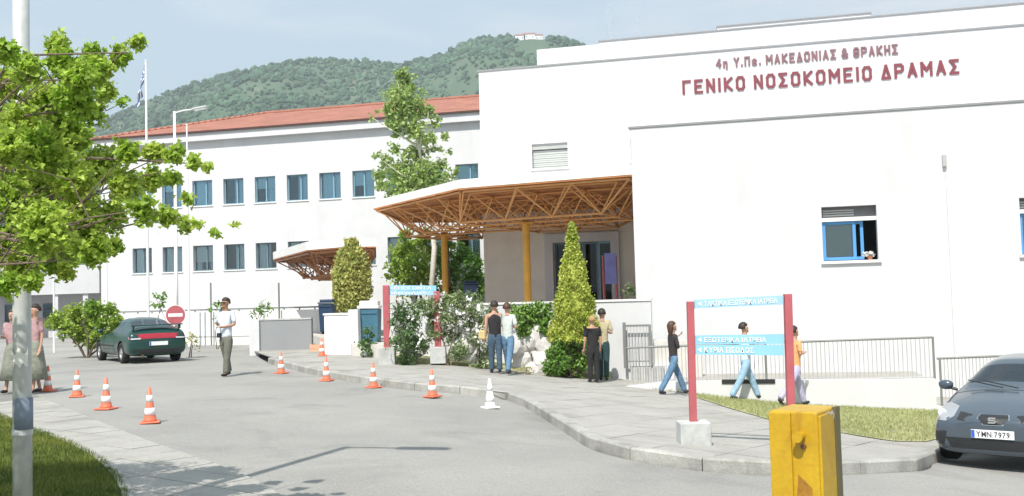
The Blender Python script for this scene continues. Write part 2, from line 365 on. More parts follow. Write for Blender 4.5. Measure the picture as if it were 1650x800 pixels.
def leaf_object(name, centres, size, shape, m, parent, up=.3, dirs=None, kind='stuff'):
    v, n, k = leaves_mesh(centres, size, shape, up, dirs=dirs)
    if parent is not None: v = v - np.array(rootloc(parent))
    h = k // 2                                    # two half-blades meeting at the midrib
    fa = [0] + list(range(1, h + 1)); fb = [0] + list(range(h, k))
    me = bpy.data.meshes.new(name); me.vertices.add(n * k); me.vertices.foreach_set('co', v.astype(np.float32).ravel())
    base = (np.arange(n) * k)[:, None]
    idx = np.concatenate([base + np.array(fa)[None, :], base + np.array(fb)[None, :]], axis=1).ravel()
    me.loops.add(len(idx)); me.loops.foreach_set('vertex_index', idx.astype(np.int32))
    me.polygons.add(2 * n); st = np.zeros((n, 2), np.int32); st[:, 0] = np.arange(n) * (len(fa) + len(fb)); st[:, 1] = st[:, 0] + len(fa)
    me.polygons.foreach_set('loop_start', st.ravel())
    me.materials.append(MT[m]); me.update(calc_edges=True); me.validate()
    o = bpy.data.objects.new(name, me); COL.objects.link(o)
    if parent is not None: o.parent = parent
    if kind: o['kind'] = kind
    return o
def blob_points(blobs, dens, shell=.55, twigs=None, size=.1):
    """blobs: (centre, (rx,ry,rz)); small clumps of leaves scattered through each blob"""
    pts = []
    for c, r in blobs:
        r = np.array(r if hasattr(r, '__len__') else (r, r, r)); vol = r.prod() ** (1 / 3)
        ncl = max(2, int(dens * 3.14 * vol * vol / (.4 * size * size) / 8)); c = np.array(c)
        for _ in range(ncl):
            d = rng.normal(size=3); d /= np.linalg.norm(d); q = c + d * r * (shell + (1 - shell) * rng.random()) * rng.uniform(.75, 1.12)
            m = rng.integers(5, 12); pts.append(q + rng.normal(size=(m, 3)) * max(vol * .13, size * .45))
            if twigs is not None and rng.random() < .25: twigs.append((c, q))
    return np.concatenate(pts)
# ================================================================ TERRAIN
def grid_sheet(name, xs, ys, hf, m, smooth=True):
    mb = MB(); nx, ny = len(xs), len(ys)
    mb.v = [(x, y, hf(x, y)) for y in ys for x in xs]
    mb.f = [(j * nx + i, j * nx + i + 1, (j + 1) * nx + i + 1, (j + 1) * nx + i) for j in range(ny - 1) for i in range(nx - 1)]; mb.m = [0] * len(mb.f)
    return mb.build(name, m, fix=False, smooth=smooth)
gx = [-3500, -1500, -600, -200, -90, -60] + [x * 2.0 for x in range(-22, 23)] + [60, 90, 200, 600, 1500, 3500]
gy = [-800, -200, -60, -30] + [y * 2.0 for y in range(-10, 41)] + [100, 150, 300, 600, 1200, 2500, 5200]
tag(grid_sheet('ground', gx, gy, lambda x, y: G(x, y) - .07, 'earth'), kind='structure')
# kerb line, traced on the road surface
kp = [(432, 586), (462, 594), (524, 609), (604, 622), (691, 633), (749, 636), (789, 640), (829, 647), (865, 668), (902, 692), (931, 712), (956, 727), (1010, 741), (1077, 754), (1150, 762), (1243, 768), (1366, 766), (1470, 761), (1500, 757)]
kerb = [ground(*p) for p in kp]
kerb += [Vector((5.45, 13.2, 0)), Vector((6.5, 14.6, 0)), Vector((8.0, 16.3, 0)), Vector((10.5, 17.9, 0)), Vector((15, 19.2, 0)), Vector((20, 19.8, 0))]
def smooth_line(pts, it=2):
    for _ in range(it):
        o = [pts[0]]
        for a, b in zip(pts, pts[1:]): o += [a.lerp(b, .25), a.lerp(b, .75)]
        pts = o + [pts[-1]]
    return pts
kerb = smooth_line([Vector((p.x, p.y)) for p in kerb])
def resample(pts, step):
    o = [pts[0].copy()]; acc = 0
    for a, b in zip(pts, pts[1:]):
        d = (b - a).length
        while acc + d >= step:
            t = (step - acc) / d; a = a.lerp(b, t); d = (b - a).length; acc = 0; o.append(a.copy())
        acc += d
    return o
kr = resample(kerb, 1.0)
def normal_at(pts, i):
    d = (pts[min(i + 1, len(pts) - 1)] - pts[max(i - 1, 0)]).normalized(); return Vector((-d.y, d.x))   # to the left of travel = pavement side
KH = .15
kerb_root = None
kin = [p + normal_at(kr, i) * .16 for i, p in enumerate(kr)]
forecourt = [tuple(p) for p in kin] + [(20, 44), (-9.0, 44), (-9.0, 33.5)]
fc = sheet('pavement', forecourt, KH - .014, 'grout', 1.0)
kb = MB()
for i in range(len(kr) - 1):
    a, b = kr[i], kr[i + 1]; na, nb = normal_at(kr, i), normal_at(kr, i + 1); d = (b - a).normalized() * .006
    a2, b2 = a + d, b - d; dz = rng.uniform(-.004, .004)
    poly = [a2 + na * .0, b2 + nb * .0, b2 + nb * .165, a2 + na * .165]
    m = MB(); vs = []
    for z, ins in ((-.12, 0), (KH - .02, 0), (KH + .003 + dz, .02)):
        vs += [((p + (na * ins if j < 2 else na * 0)).x, (p + (na * ins if j < 2 else na * 0)).y, G(p.x, p.y) + z) for j, p in enumerate(poly)]
    m.add(vs, [(k + q, k + (q + 1) % 4, k + 4 + (q + 1) % 4, k + 4 + q) for k in (0, 4) for q in range(4)] + [(8, 9, 10, 11)])
    o = m.build('kerb_stone', 'kerb_concrete', fc)
# paving slabs on the kerbside pavement
def slabs(parent, poly, ang, sx, sy, top, thick, maxn, keep=lambda p: True, origin=(0, 0), m='pavement'):
    ca, sa = math.cos(ang), math.sin(ang); U = Vector((ca, sa)); V = Vector((-sa, ca)); O = Vector(origin); cells = []
    loc = [((Vector(p[:2]) - O).dot(U), (Vector(p[:2]) - O).dot(V)) for p in poly]
    i0, i1 = int(min(l[0] for l in loc) // sx), int(max(l[0] for l in loc) // sx) + 1
    j0, j1 = int(min(l[1] for l in loc) // sy), int(max(l[1] for l in loc) // sy) + 1
    for i in range(i0, i1):
        for j in range(j0, j1):
            g = .006; q = [O + U * a + V * b for a, b in ((i * sx + g, j * sy + g), ((i + 1) * sx - g, j * sy + g), ((i + 1) * sx - g, (j + 1) * sy - g), (i * sx + g, (j + 1) * sy - g))]
            c = (q[0] + q[2]) / 2
            if not keep(c): continue
            cl = clip_poly(poly, q)
            if len(cl) > 2 and abs(area(cl)) > .004: cells.append((c.length, cl))
    cells.sort(key=lambda t: t[0]); rest = MB()
    for n_, (d, cl) in enumerate(cells):
        dz = rng.uniform(-.003, .003); mb = MB() if n_ < maxn else rest
        k = len(cl)
        mb.add([(p.x, p.y, G(p.x, p.y) + top - thick + 0 * dz) for p in cl] + [(p.x, p.y, G(p.x, p.y) + top + dz) for p in cl],
               [(q, (q + 1) % k, k + (q + 1) % k, k + q) for q in range(k)] + [tuple(range(k, 2 * k))])
        if n_ < maxn: mb.build('paving_slab', m, parent)
    if rest.v: rest.build('paving_slab', m, parent)['kind'] = 'stuff'
slabs(fc, forecourt, R(-35), .8, .8, KH, .03, 290, keep=lambda p: p.length < 34 and abs(p.x) < .56 * p.y + 1.5)
# verge of thin grass along the ramp wall
RP = Plane(1150, 22.4)                               # ramp retaining wall
vg = [ground(*p, KH) for p in [(1105, 634), (1180, 660), (1250, 680), (1330, 694), (1400, 706), (1440, 712), (1490, 713), (1530, 703), (1600, 690)]]
verge = [(p.x, p.y) for p in vg] + [tuple(RP.pt(14, 0, .03)[:2]), tuple(RP.pt(-1.6, 0, .03)[:2])]
vgs = sheet('verge', verge, KH + .012, 'dry_soil', .5)
# road and left-hand path
road = [(-60, -12), (26, -12), (26, 22)] + [tuple(p) for p in reversed(kerb)] + [(-9.0, 34), (-9, 60), (-60, 60)]
sheet('road', road, 0, 'asphalt', 1.0)
lp = [ground(*p) for p in [(40, 628), (95, 655), (165, 684), (248, 716), (345, 749), (415, 778), (470, 812)]]
gl_ = [ground(*p) for p in [(-130, 652), (-40, 662), (0, 672), (30, 683), (60, 697), (110, 715), (155, 738), (188, 766), (205, 798), (208, 840)]]
grasspoly = [(p.x, p.y) for p in gl_] + [(-2.4, 4.4), (-9, 4.4), (-12, 12.5)]
path_poly = [(p.x, p.y) for p in lp] + [(-1.2, 5.0), (-2.2, 4.2)] + [(p.x, p.y) for p in reversed(gl_)] + [(-13.5, 18.0)]
pth = sheet('path', path_poly, .006, 'grout', .5)
if area(path_poly) < 0: path_poly = path_poly[::-1]
slabs(pth, path_poly, R(58), .5, .5, .022, .03, 290, keep=lambda p: p.length < 20 and abs(p.x) < .56 * p.y + 1)
gs = sheet('lawn', grasspoly, .03, 'grass_soil', .5)
edge = resample([Vector((p.x, p.y)) for p in gl_], .8)
for i in range(len(edge) - 1):
    a, b = edge[i], edge[i + 1]; d = (b - a).normalized() * .005; n = Vector((d.y, -d.x)).normalized() * .05; a = a + d; b = b - d
    MB().prism([a - n, b - n, b + n, a + n], lambda x, y: G(x, y) - .05, lambda x, y: G(x, y) + .045).build('edging_stone', 'kerb_concrete', pth)
def blades(name, poly, n, size, m, zoff, parent=None, near=1.0):
    xs = [p[0] for p in poly]; ys = [p[1] for p in poly]; pts = []
    while len(pts) < n:
        x, y = rng.uniform(min(xs), max(xs)), rng.uniform(min(ys), max(ys))
        if abs(x) > .56 * y + .6: continue
        if inside((x, y), poly): pts.append((x, y, G(x, y) + zoff))
    pts = np.array(pts); nrm = rng.normal(size=(n, 3)); nrm[:, 2] *= .25
    h = size * rng.uniform(.5, 1.4, n); a = rng.uniform(0, 6.283, n); tx, ty = np.cos(a), np.sin(a); ln = rng.normal(size=(n, 2)) * .4
    w_ = h * .12; v = np.zeros((n, 3, 3)); v[:, 0] = pts; v[:, 1] = pts; v[:, 2] = pts
    v[:, 0, 0] += tx * w_; v[:, 0, 1] += ty * w_; v[:, 1, 0] -= tx * w_; v[:, 1, 1] -= ty * w_
    v[:, 2, 0] += ln[:, 0] * h; v[:, 2, 1] += ln[:, 1] * h; v[:, 2, 2] += h
    me = bpy.data.meshes.new(name); me.from_pydata(v.reshape(-1, 3).tolist(), [], (np.arange(n * 3).reshape(-1, 3)).tolist()); me.materials.append(MT[m])
    o = bpy.data.objects.new(name, me); COL.objects.link(o); o['kind'] = 'stuff'; return o
tag(blades('grass', grasspoly, 70000, .05, 'grass_blade', .02), 'mown green grass of the small lawn at the foot of the grey lamp post', 'grass')
tag(blades('grass', verge, 26000, .055, 'grass_pale', KH), 'thin pale grass strip growing along the foot of the white ramp wall', 'grass')
# ---------------------------------------------------------------- hills
ridge = [(-900, 300), (-300, 260), (60, 235), (150, 205), (190, 180), (230, 162), (280, 143), (330, 128), (400, 113), (460, 101), (495, 94), (530, 92), (580, 97), (640, 100), (690, 92), (730, 78), (770, 64), (800, 60), (860, 60), (905, 61), (940, 72), (1100, 110), (1500, 170), (2400, 260)]
HD = 1500.0
rx = []; rz = []
for px, py in ridge:
    q = P(px, py, HD); rx.append(q.x); rz.append(q.z)
rx = np.array(rx); rz = np.array(rz)
from mathutils import noise as mnoise
def hill_h(x, y):
    t = (y - 560) / (HD - 560); xr = x / max(y, 1) * HD
    top = float(np.interp(xr, rx, rz))
    if t <= 0: return -3
    if t < 1: s = t ** 1.15; f = s
    else: f = max(0, 1 - (t - 1) * .8)
    nz = mnoise.fractal(Vector((x * .004, y * .004, 0)), 1.0, 2.1, 4) * 55 * min(1, t * 1.5) * (1 - min(1, t) ** 6)
    gul = mnoise.noise(Vector((x * .0065 + y * .002, y * .0008, 4))) * 34 * math.sin(min(1, t) * math.pi)
    return -3 + top * f + nz + gul
hx = list(np.linspace(-1700, 1700, 150)); hy = list(np.linspace(560, 2500, 90))
hills = tag(grid_sheet('hills', hx, hy, hill_h, 'hill_green'), kind='structure')
# scrub and pines over the slope: joined low crowns
ico = bmesh.new(); bmesh.ops.create_icosphere(ico, subdivisions=1, radius=1); iv = np.array([v.co[:] for v in ico.verts]); ifc = np.array([[v.index for v in f.verts] for f in ico.faces]); ico.free()
tv = []; tf = []; c_ = 0
for _ in range(34000):
    y = rng.uniform(620, 1540); x = rng.uniform(-.62, .30) * y
    if mnoise.noise(Vector((x * .008, y * .008, 9))) < -.25 and rng.random() < .6: continue
    if y > 1330 and .012 < x / y < .042: continue
    s = min(6.5, 1.5 + rng.exponential(1.0)) * (y / 1250); z = hill_h(x, y)
    vv = iv * np.array([s, s, s * rng.uniform(.7, 1.2)]) * rng.uniform(.75, 1.25, (len(iv), 1)) + np.array([x, y, z + s * .35]); tv.append(vv); tf.append(ifc + c_); c_ += len(iv)
for _ in range(240):
    px = rng.uniform(735, 940); q = P(px, float(np.interp(px, [r[0] for r in ridge], [r[1] for r in ridge])), HD); s = rng.uniform(3, 6)
    yy = HD + rng.uniform(-40, 10); zz = hill_h(q.x, yy)
    if 822 < px < 878: continue
    vv = iv * np.array([s, s, s * 1.1]) * rng.uniform(.75, 1.25, (len(iv), 1)) + np.array([q.x, yy, zz + s * .5]); tv.append(vv); tf.append(ifc + c_); c_ += len(iv)
me = bpy.data.meshes.new('hill_woodland'); me.from_pydata(np.concatenate(tv).tolist(), [], np.concatenate(tf).tolist()); me.materials.append(MT['hill_tree'])
hw = bpy.data.objects.new('hill_woodland', me); COL.objects.link(hw); tag(hw, 'distant scrub and pine woodland covering the green hillside', 'woodland', kind='stuff')
hl = [(838, 60, 15, 'pale long house on the hilltop, leftmost of the summit houses'), (853, 58, 17, 'tallest pale house with red roof in the middle of the hilltop group'), (868, 60, 11, 'small pale house at the right end of the hilltop group')]
for px, py, wd, lb in hl:
    q = P(px, py, HD - 30); b = q.z - 8.5; rt = empty('house', (q.x, q.y, b), lb, 'house', 'houses on the hilltop')
    MB().box((q.x, q.y, b + 4.5), (wd, 9, 11)).build('wall', 'white_paint', rt)
    m = MB(); a = wd / 2 + .6
    m.add([(q.x - a, q.y - 5.2, b + 10.02), (q.x + a, q.y - 5.2, b + 10.02), (q.x + a, q.y + 5.2, b + 10.02), (q.x - a, q.y + 5.2, b + 10.02), (q.x - a, q.y, b + 13), (q.x + a, q.y, b + 13)], [(0, 1, 5, 4), (2, 3, 4, 5), (0, 4, 3), (1, 2, 5), (3, 2, 1, 0)]); m.build('roof', 'roof_tile', rt)
    for k in (-1, 1): MB().box((q.x + k * wd * .25, q.y - 4.55, b + 6), (1.6, .1, 2)).build('window', 'window_dark', rt)

# ================================================================ BUILDINGS
def facade(name, pl, s0, s1, z0, z1, holes, depth, m, parent, back=None):
    """wall face with real openings and reveals; back = thickness of the block behind"""
    mb = MB(); ss = sorted({s0, s1} | {h[0] for h in holes} | {h[1] for h in holes}); zs = sorted({z0, z1} | {h[2] for h in holes} | {h[3] for h in holes})
    ss = [s for s in ss if s0 <= s <= s1]; zs = [z for z in zs if z0 <= z <= z1]
    for a, b in zip(ss, ss[1:]):
        for c, d in zip(zs, zs[1:]):
            mx_, mz_ = (a + b) / 2, (c + d) / 2
            if any(h[0] < mx_ < h[1] and h[2] < mz_ < h[3] for h in holes): continue
            mb.add([pl.pt(a, c), pl.pt(b, c), pl.pt(b, d), pl.pt(a, d)], [(0, 1, 2, 3)])
    for a, b, c, d in holes:
        q = [pl.pt(a, c), pl.pt(b, c), pl.pt(b, d), pl.pt(a, d)]; r = [pl.pt(a, c, -depth), pl.pt(b, c, -depth), pl.pt(b, d, -depth), pl.pt(a, d, -depth)]
        mb.add(q + r, [(1, 0, 4, 5), (2, 1, 5, 6), (3, 2, 6, 7), (0, 3, 7, 4)])
    if back:
        q = [pl.pt(s0, z0), pl.pt(s1, z0), pl.pt(s1, z1), pl.pt(s0, z1)]; r = [pl.pt(s0, z0, -back), pl.pt(s1, z0, -back), pl.pt(s1, z1, -back), pl.pt(s0, z1, -back)]
        mb.add(q + r, [(0, 3, 7, 4), (2, 1, 5, 6), (3, 2, 6, 7), (5, 4, 7, 6)])
    return mb.build(name, m, parent, fix=False)
def fit(pl, x0, y0, x1, y1):
    """rectangle on the facade whose corners fall on the pixel box (x0,y0)-(x1,y1)"""
    a = [pl.at(x0, (y0 + y1) / 2)[0], pl.at(x1, (y0 + y1) / 2)[0]]; c = pl.at((x0 + x1) / 2, y1)[1]; d = pl.at((x0 + x1) / 2, y0)[1]
    return (a[0], a[1], c, d)
def pane_window(pl, h, parent, frame='window_blue', glass='glass_blue', rec=.16, mull=(.5,), curtain=None, fw=.05, sill=True, transom=None):
    a, b, c, d = h; m = MB(); o0, o1 = -rec - .05, -rec
    m.pbox(pl, a, a + fw, c, d, o0, o1).pbox(pl, b - fw, b, c, d, o0, o1).pbox(pl, a + fw, b - fw, c, c + fw, o0, o1).pbox(pl, a + fw, b - fw, d - fw, d, o0, o1)
    for q in mull: x = a + (b - a) * q; m.pbox(pl, x - fw * .6, x + fw * .6, c + fw, d - fw, o0 + .004, o1 + .012)
    if transom: z = c + (d - c) * transom; m.pbox(pl, a + fw, b - fw, z - fw / 2, z + fw / 2, o0 + .006, o1 + .006)
    wn = m.build('window', frame, parent)
    xs = [a + fw] + [a + (b - a) * q for q in mull] + [b - fw]
    for x0, x1 in zip(xs, xs[1:]): MB().pbox(pl, x0 + .005, x1 - .005, c + fw, d - fw, o0 + .02, o0 + .03).build('pane', glass, wn)
    if curtain:
        for (u0, u1, mt_) in curtain:
            cm = MB(); n = 10; va = []
            for k in range(n + 1):
                x = a + (b - a) * (u0 + (u1 - u0) * k / n); off = o0 - .10 + (.025 if k % 2 else -.025); va += [pl.pt(x, c, off), pl.pt(x, d, off)]
            cm.add(va, [(2 * k, 2 * k + 2, 2 * k + 3, 2 * k + 1) for k in range(n)]); cm.build('curtain', mt_, wn)
    if len(parent.children) % 3 == 0: MB().pbox(pl, a + .03, b - .03, d - (d - c) * (.25 + .1 * (len(parent.children) % 5)), d - .03, o0 - .05, o0 - .03).build('blind', 'white_paint', wn)
    if sill: MB().pbox(pl, a - .05, b + .05, c - .05, c - .003, -rec + .01, .05).build('sill', 'white_paint', wn)
    return wn
# ---- front block and the tall block behind
F1 = Plane(1024, 26.0); F2 = Plane(1024, 35.0)
hb = empty('hospital_building', F1.pt(0, -1.6), 'white main hospital block with flat roofs and red Greek letters', 'hospital building')
z1 = F1.at(1200, 195)[1]; s_end = 16.0
h1 = fit(F1, 1325, 332, 1414, 420); h1b = fit(F1, 1644, 316, 1734, 402)
h1b = (h1b[0], h1b[1], h1[2], h1[3])
facade('front_wall', F1, 0, s_end, -2.2, z1, [h1, h1b], .28, 'white_stucco', hb, back=9.2)
MB().pbox(F1, -.06, s_end, z1, z1 + .05, -.5, .03).build('coping', 'coping_metal', hb)
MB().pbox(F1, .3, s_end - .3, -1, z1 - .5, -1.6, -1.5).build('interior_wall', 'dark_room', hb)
for hh, k in ((h1, 0), (h1b, 1)):
    a, b, c, d = hh; zt = c + (d - c) * .765; m = MB()
    m.pbox(F1, a, b, zt - .05, zt + .045, -.24, -.09); wn = m.build('window', 'white_paint', hb)
    bx = MB().pbox(F1, a + .01, b - .01, zt + .05, d - .01, -.25, -.2).build('shutter_housing', 'shutter_box', wn)
    for q in range(3): MB().pbox(F1, a + .04, a + (b - a) * .6, zt + .09 + q * .06, zt + .125 + q * .06, -.2, -.185).build('slat', 'shutter', bx)
    def leafframe(x0, x1, o, nm='sash', fr=.075):
        z0_, z1_ = c + .02, zt - .055
        m = MB().pbox(F1, x0, x0 + fr, z0_, z1_, o - .04, o).pbox(F1, x1 - fr, x1, z0_, z1_, o - .04, o).pbox(F1, x0 + fr, x1 - fr, z0_, z0_ + fr, o - .04, o).pbox(F1, x0 + fr, x1 - fr, z1_ - fr, z1_, o - .04, o)
        return m.build(nm, 'bright_blue', wn)
    leafframe(a + .01, a + (b - a) * .62, -.16); MB().pbox(F1, a + .08, a + (b - a) * .60, c + .09, zt - .13, -.195, -.185).build('pane', 'glass_grey', wn)
    MB().pbox(F1, a + .04, a + (b - a) * .6, c + .05, zt - .08, -.26, -.25).build('blind', 'blind_grey', wn)
    leafframe(a + (b - a) * .55, a + (b - a) * .76, -.215, 'sash')
    MB().pbox(F1, a - .06, b + .06, c - .07, c - .003, -.12, .07).build('sill', 'white_paint', wn)
pt = empty('flower_pot', F1.pt(h1[1] - .2, h1[2], -.05), 'small pot of white flowers on the sill of the blue framed window', 'flower pot')
q = F1.pt(h1[1] - .2, h1[2] + .0, -.02); MB().lathe([(.05, 0), (.07, .1), (.065, .1)], q, 10).build('pot', 'terracotta', pt)
leaf_object('blossom', np.array([q + Vector((rng.uniform(-.17, .1), rng.uniform(-.05, .05), rng.uniform(.08, .2))) for _ in range(90)]), .06, 'oval', 'flower_white', pt)
q = F1.at(1521, 260); MB().pbox(F1, q[0] - .045, q[0] + .045, q[1] - .14, q[1] + .14, .003, .10).build('wall_light', 'louvre', hb)
q = F1.at(1527, 300); MB().tube([F1.pt(q[0], q[1] + .35, .05), F1.pt(q[0], -1.5, .05)], .04, 8).build('downpipe', 'white_paint', hb)
# tall block
z2 = F2.at(1240, 76.5)[1]; sl = F2.at(776, 300)[0]; hF = fit(F2, 857, 231, 915, 271); hG = fit(F2, 1016, 222, 1078, 258); hD = fit(F2, 890, 387, 984, 500)
TZ = .42                                             # terrace floor level
hD = (hD[0], hD[1], TZ, F2.at(936, 385)[1])
facade('tall_wall', F2, sl, s_end + 4, 4.3, z2, [hF, hG], .22, 'white_stucco', hb, back=22)
hD = (F2.at(893, 440)[0], F2.at(986, 440)[0], TZ, F2.at(940, 390)[1])
facade('entrance_wall', F2, sl + .02, 9, -.8, 4.29, [hD], .5, 'entrance_plaster', hb)
MB().pbox(F2, sl - .06, s_end + 4, z2, z2 + .06, -.5, .035).build('coping', 'coping_metal', hb)
for (a, b, c, d) in (hF, hG):
    sh = MB().pbox(F2, a, b, d - .2, d, -.2, -.07).build('shutter_housing', 'louvre', hb)
    n = int((d - .2 - c) / .075)
    for k in range(n): MB().pbox(F2, a + .02, b - .02, c + k * .075, c + k * .075 + .066, -.17, -.15 + .012 * (k % 2)).build('slat', 'shutter', sh)
    MB().pbox(F2, a, b, c, d, -.22, -.2).build('backing', 'shutter_box', sh)
    MB().pbox(F2, a - .05, b + .05, c - .06, c - .003, -.05, .06).build('sill', 'white_paint', hb)
# entrance portal: pale surround, dark glazed doors
a, b, c, d = hD
sr = MB().pbox(F2, a - .30, a, TZ, d + .32, .003, .16).pbox(F2, b, b + .30, TZ, d + .32, .003, .16).pbox(F2, a, b, d, d + .32, .003, .158).build('door_surround', 'white_stucco', hb)
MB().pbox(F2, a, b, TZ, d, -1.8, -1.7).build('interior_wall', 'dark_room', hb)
nd = 4
for k in range(nd):
    x0, x1 = a + (b - a) * k / nd, a + (b - a) * (k + 1) / nd; f = .07
    dr = MB().pbox(F2, x0, x0 + f, TZ, d, -.36, -.3).pbox(F2, x1 - f, x1, TZ, d, -.36, -.3).pbox(F2, x0 + f, x1 - f, d - f, d, -.36, -.3).pbox(F2, x0 + f, x1 - f, TZ, TZ + .2, -.36, -.3).build('door', 'window_blue' if k == 3 else 'window_dark', hb)
    MB().pbox(F2, x0 + f, x1 - f, TZ + .2, d - f, -.34, -.33).build('pane', 'glass_dark', dr)
# set-back roof storeys
F3 = Plane(1024, 39.5); za = F3.at(915, 76)[1]; zb = F3.at(1310, 37)[1]; sa = F3.at(865, 90)[0]; sb = F3.at(966, 80)[0]
MB().pbox(F3, sa, sb, z2 - .3, za, -8, 0).build('roof_storey', 'white_stucco', hb)
MB().pbox(F3, sb + .003, s_end + 6, z2 - .3, zb, -12, .02).build('roof_storey', 'white_stucco', hb)
MB().pbox(F3, sb - .03, s_end + 6, zb, zb + .05, -.4, .06).build('coping', 'coping_metal', hb)
F4 = Plane(1024, 44); sc, sd4 = F4.at(1155, 40)[0], F4.at(1403, 30)[0]; zc = F4.at(1280, 33)[1]
MB().pbox(F4, sc, sd4, zb - .3, zc, -4, 0).build('roof_storey', 'white_stucco', hb)
MB().pbox(F4, sc - .03, sd4 + .04, zc, zc + .05, -.4, .05).build('coping', 'coping_metal', hb)
# raised letters
_txt = {}
def glyph(ch, size, depth, bold):
    k = (ch, size, bold)
    if k not in _txt:
        cu = bpy.data.curves.new('letter', 'FONT'); cu.body = ch; cu.size = size; cu.extrude = depth; cu.offset = bold; cu.resolution_u = 3
        o = bpy.data.objects.new('letter', cu); COL.objects.link(o); bpy.context.view_layer.update()
        me = bpy.data.meshes.new_from_object(o.evaluated_get(bpy.context.evaluated_depsgraph_get())); bpy.data.objects.remove(o)
        xs = [v.co.x for v in me.vertices] or [0, size * .3]; _txt[k] = (me, min(xs), max(xs))
    return _txt[k]
def lettering(text, pl, s0, s1, z, height, m, parent, depth=.02, bold=.01, out=.03, name='letter', gap=.18, joined=False):
    """text spread between s0 and s1 on a facade"""
    size = height / .70; items = []; x = 0
    for ch in text:
        if ch == ' ': x += height * .45; continue
        me, a, b = glyph(ch, size, depth, bold); items.append((me, a, x)); x += (b - a) + height * gap
    W = x - height * gap; k = (s1 - s0) / W; X = pl.e; ys = Vector((0, 0, 1)); mt = MT[m]; acc = MB()
    for me, a, px in items:
        if not joined:
            me2 = me.copy() if (me.materials and me.materials[0] != mt) else me
            if not me2.materials: me2.materials.append(mt)
            else: me2.materials[0] = mt
            o = bpy.data.objects.new(name, me2); COL.objects.link(o); o.parent = parent
            loc = pl.pt(s0 + (px - a) * k, z, out) - Vector(rootloc(parent))
            M = Matrix(((X.x * k, 0, pl.n.x, loc.x), (X.y * k, 0, pl.n.y, loc.y), (0, 1, 0, loc.z), (0, 0, 0, 1))); o.matrix_local = M
        else:
            acc.add([pl.pt(s0 + (px - a + v.co.x) * k, z + v.co.y, out + v.co.z) for v in me.vertices], [tuple(p.vertices) for p in me.polygons])
    if joined and acc.v: return acc.build(name, m, parent, fix=False)
GL = {'Γ': [(0,0,0,1,1,1)], 'Ε': [(1,0,0,0,0,1,1,1), (0,.52,.8,.52)], 'Ν': [(0,0,0,1,1,0,1,1)], 'Ι': [(0,0,0,1)], 'Κ': [(0,0,0,1), (1,1,.08,.5,1,0)], 'Σ': [(1,1,0,1,.6,.5,0,0,1,0)],
 'Ο': [(0,.2,0,.8,.22,1,.78,1,1,.8,1,.2,.78,0,.22,0,0,.2)], 'Μ': [(0,0,0,1,.5,.42,1,1,1,0)], 'Δ': [(.5,1,0,0,1,0,.5,1)], 'Ρ': [(0,0,0,1,.75,1,1,.85,1,.6,.75,.46,0,.46)], 'Α': [(0,0,.5,1,1,0), (.22,.32,.78,.32)],
 'Η': [(0,0,0,1), (1,0,1,1), (0,.5,1,.5)], 'Θ': [(0,.2,0,.8,.22,1,.78,1,1,.8,1,.2,.78,0,.22,0,0,.2), (.25,.5,.75,.5)], '&': [(1,0,.15,.75,.3,1,.6,1,.7,.8,.0,.3,.1,0,.6,0,1,.4)], '4': [(.75,0,.75,1,0,.35,1,.35)], 'η': [(0,0,0,.65,.6,.65,.7,.5,.7,-.2)],
 'Υ': [(0,1,.5,.5,1,1), (.5,.5,.5,0)], '.': [(0,0,0,.1)], 'Π': [(0,0,0,1,1,1,1,0)], 'ε': [(.9,.55,.5,.68,.1,.55,.1,.4,.5,.34,.1,.26,.1,.1,.5,0,.9,.1)]}
def stroke_letters(text, pl, a0, a1, z, H, T, m, parent):
    wd = {'Ι': 0.0, '.': 0.0, 'Μ': .62, '&': .55}; items = []; x = 0
    for ch in text:
        if ch == ' ': x += H * .42; continue
        w_ = wd.get(ch, .48) * H; items.append((ch, x, w_)); x += w_ + T + H * .24
    k = (a1 - a0) / (x - H * .24)
    for ch, x, w_ in items:
        mb = MB(); dep = .03
        for st_ in GL[ch]:
            pts = [(a0 + (x + T / 2 + st_[i] * w_) * k, z + T / 2 + st_[i + 1] * (H - T)) for i in range(0, len(st_), 2)]
            for (xa, ya), (xb, yb) in zip(pts, pts[1:]):
                L_ = math.hypot(xb - xa, yb - ya) or 1e-6; dx, dy = (xb - xa) / L_, (yb - ya) / L_; e = T * .42; xa2, ya2, xb2, yb2 = xa - dx * e, ya - dy * e, xb + dx * e, yb + dy * e; nx, ny = -dy * T / 2, dx * T / 2
                q = [(xa2 - nx, ya2 - ny), (xb2 - nx, yb2 - ny), (xb2 + nx, yb2 + ny), (xa2 + nx, ya2 + ny)]
                mb.add([pl.pt(u, v, .01) for u, v in q] + [pl.pt(u, v, .01 + dep) for u, v in q], [(3, 2, 1, 0), (4, 5, 6, 7), (0, 1, 5, 4), (1, 2, 6, 5), (2, 3, 7, 6), (3, 0, 4, 7)]); dep += .0012
        mb.build('letter', m, parent)
s0, zl0 = F2.at(1100, 152); s1, zl1 = F2.at(1546, 121)
stroke_letters('ΓΕΝΙΚΟ ΝΟΣΟΚΟΜΕΙΟ ΔΡΑΜΑΣ', F2, s0, s1, (zl0 + zl1) / 2, .50, .088, 'sign_letter_red', hb)
s0, zl0 = F2.at(1154, 111); s1, zl1 = F2.at(1447, 88)
stroke_letters('4η Υ.Πε. ΜΑΚΕΔΟΝΙΑΣ & ΘΡΑΚΗΣ', F2, s0, s1, (zl0 + zl1) / 2, .34, .06, 'sign_letter_grey', hb)
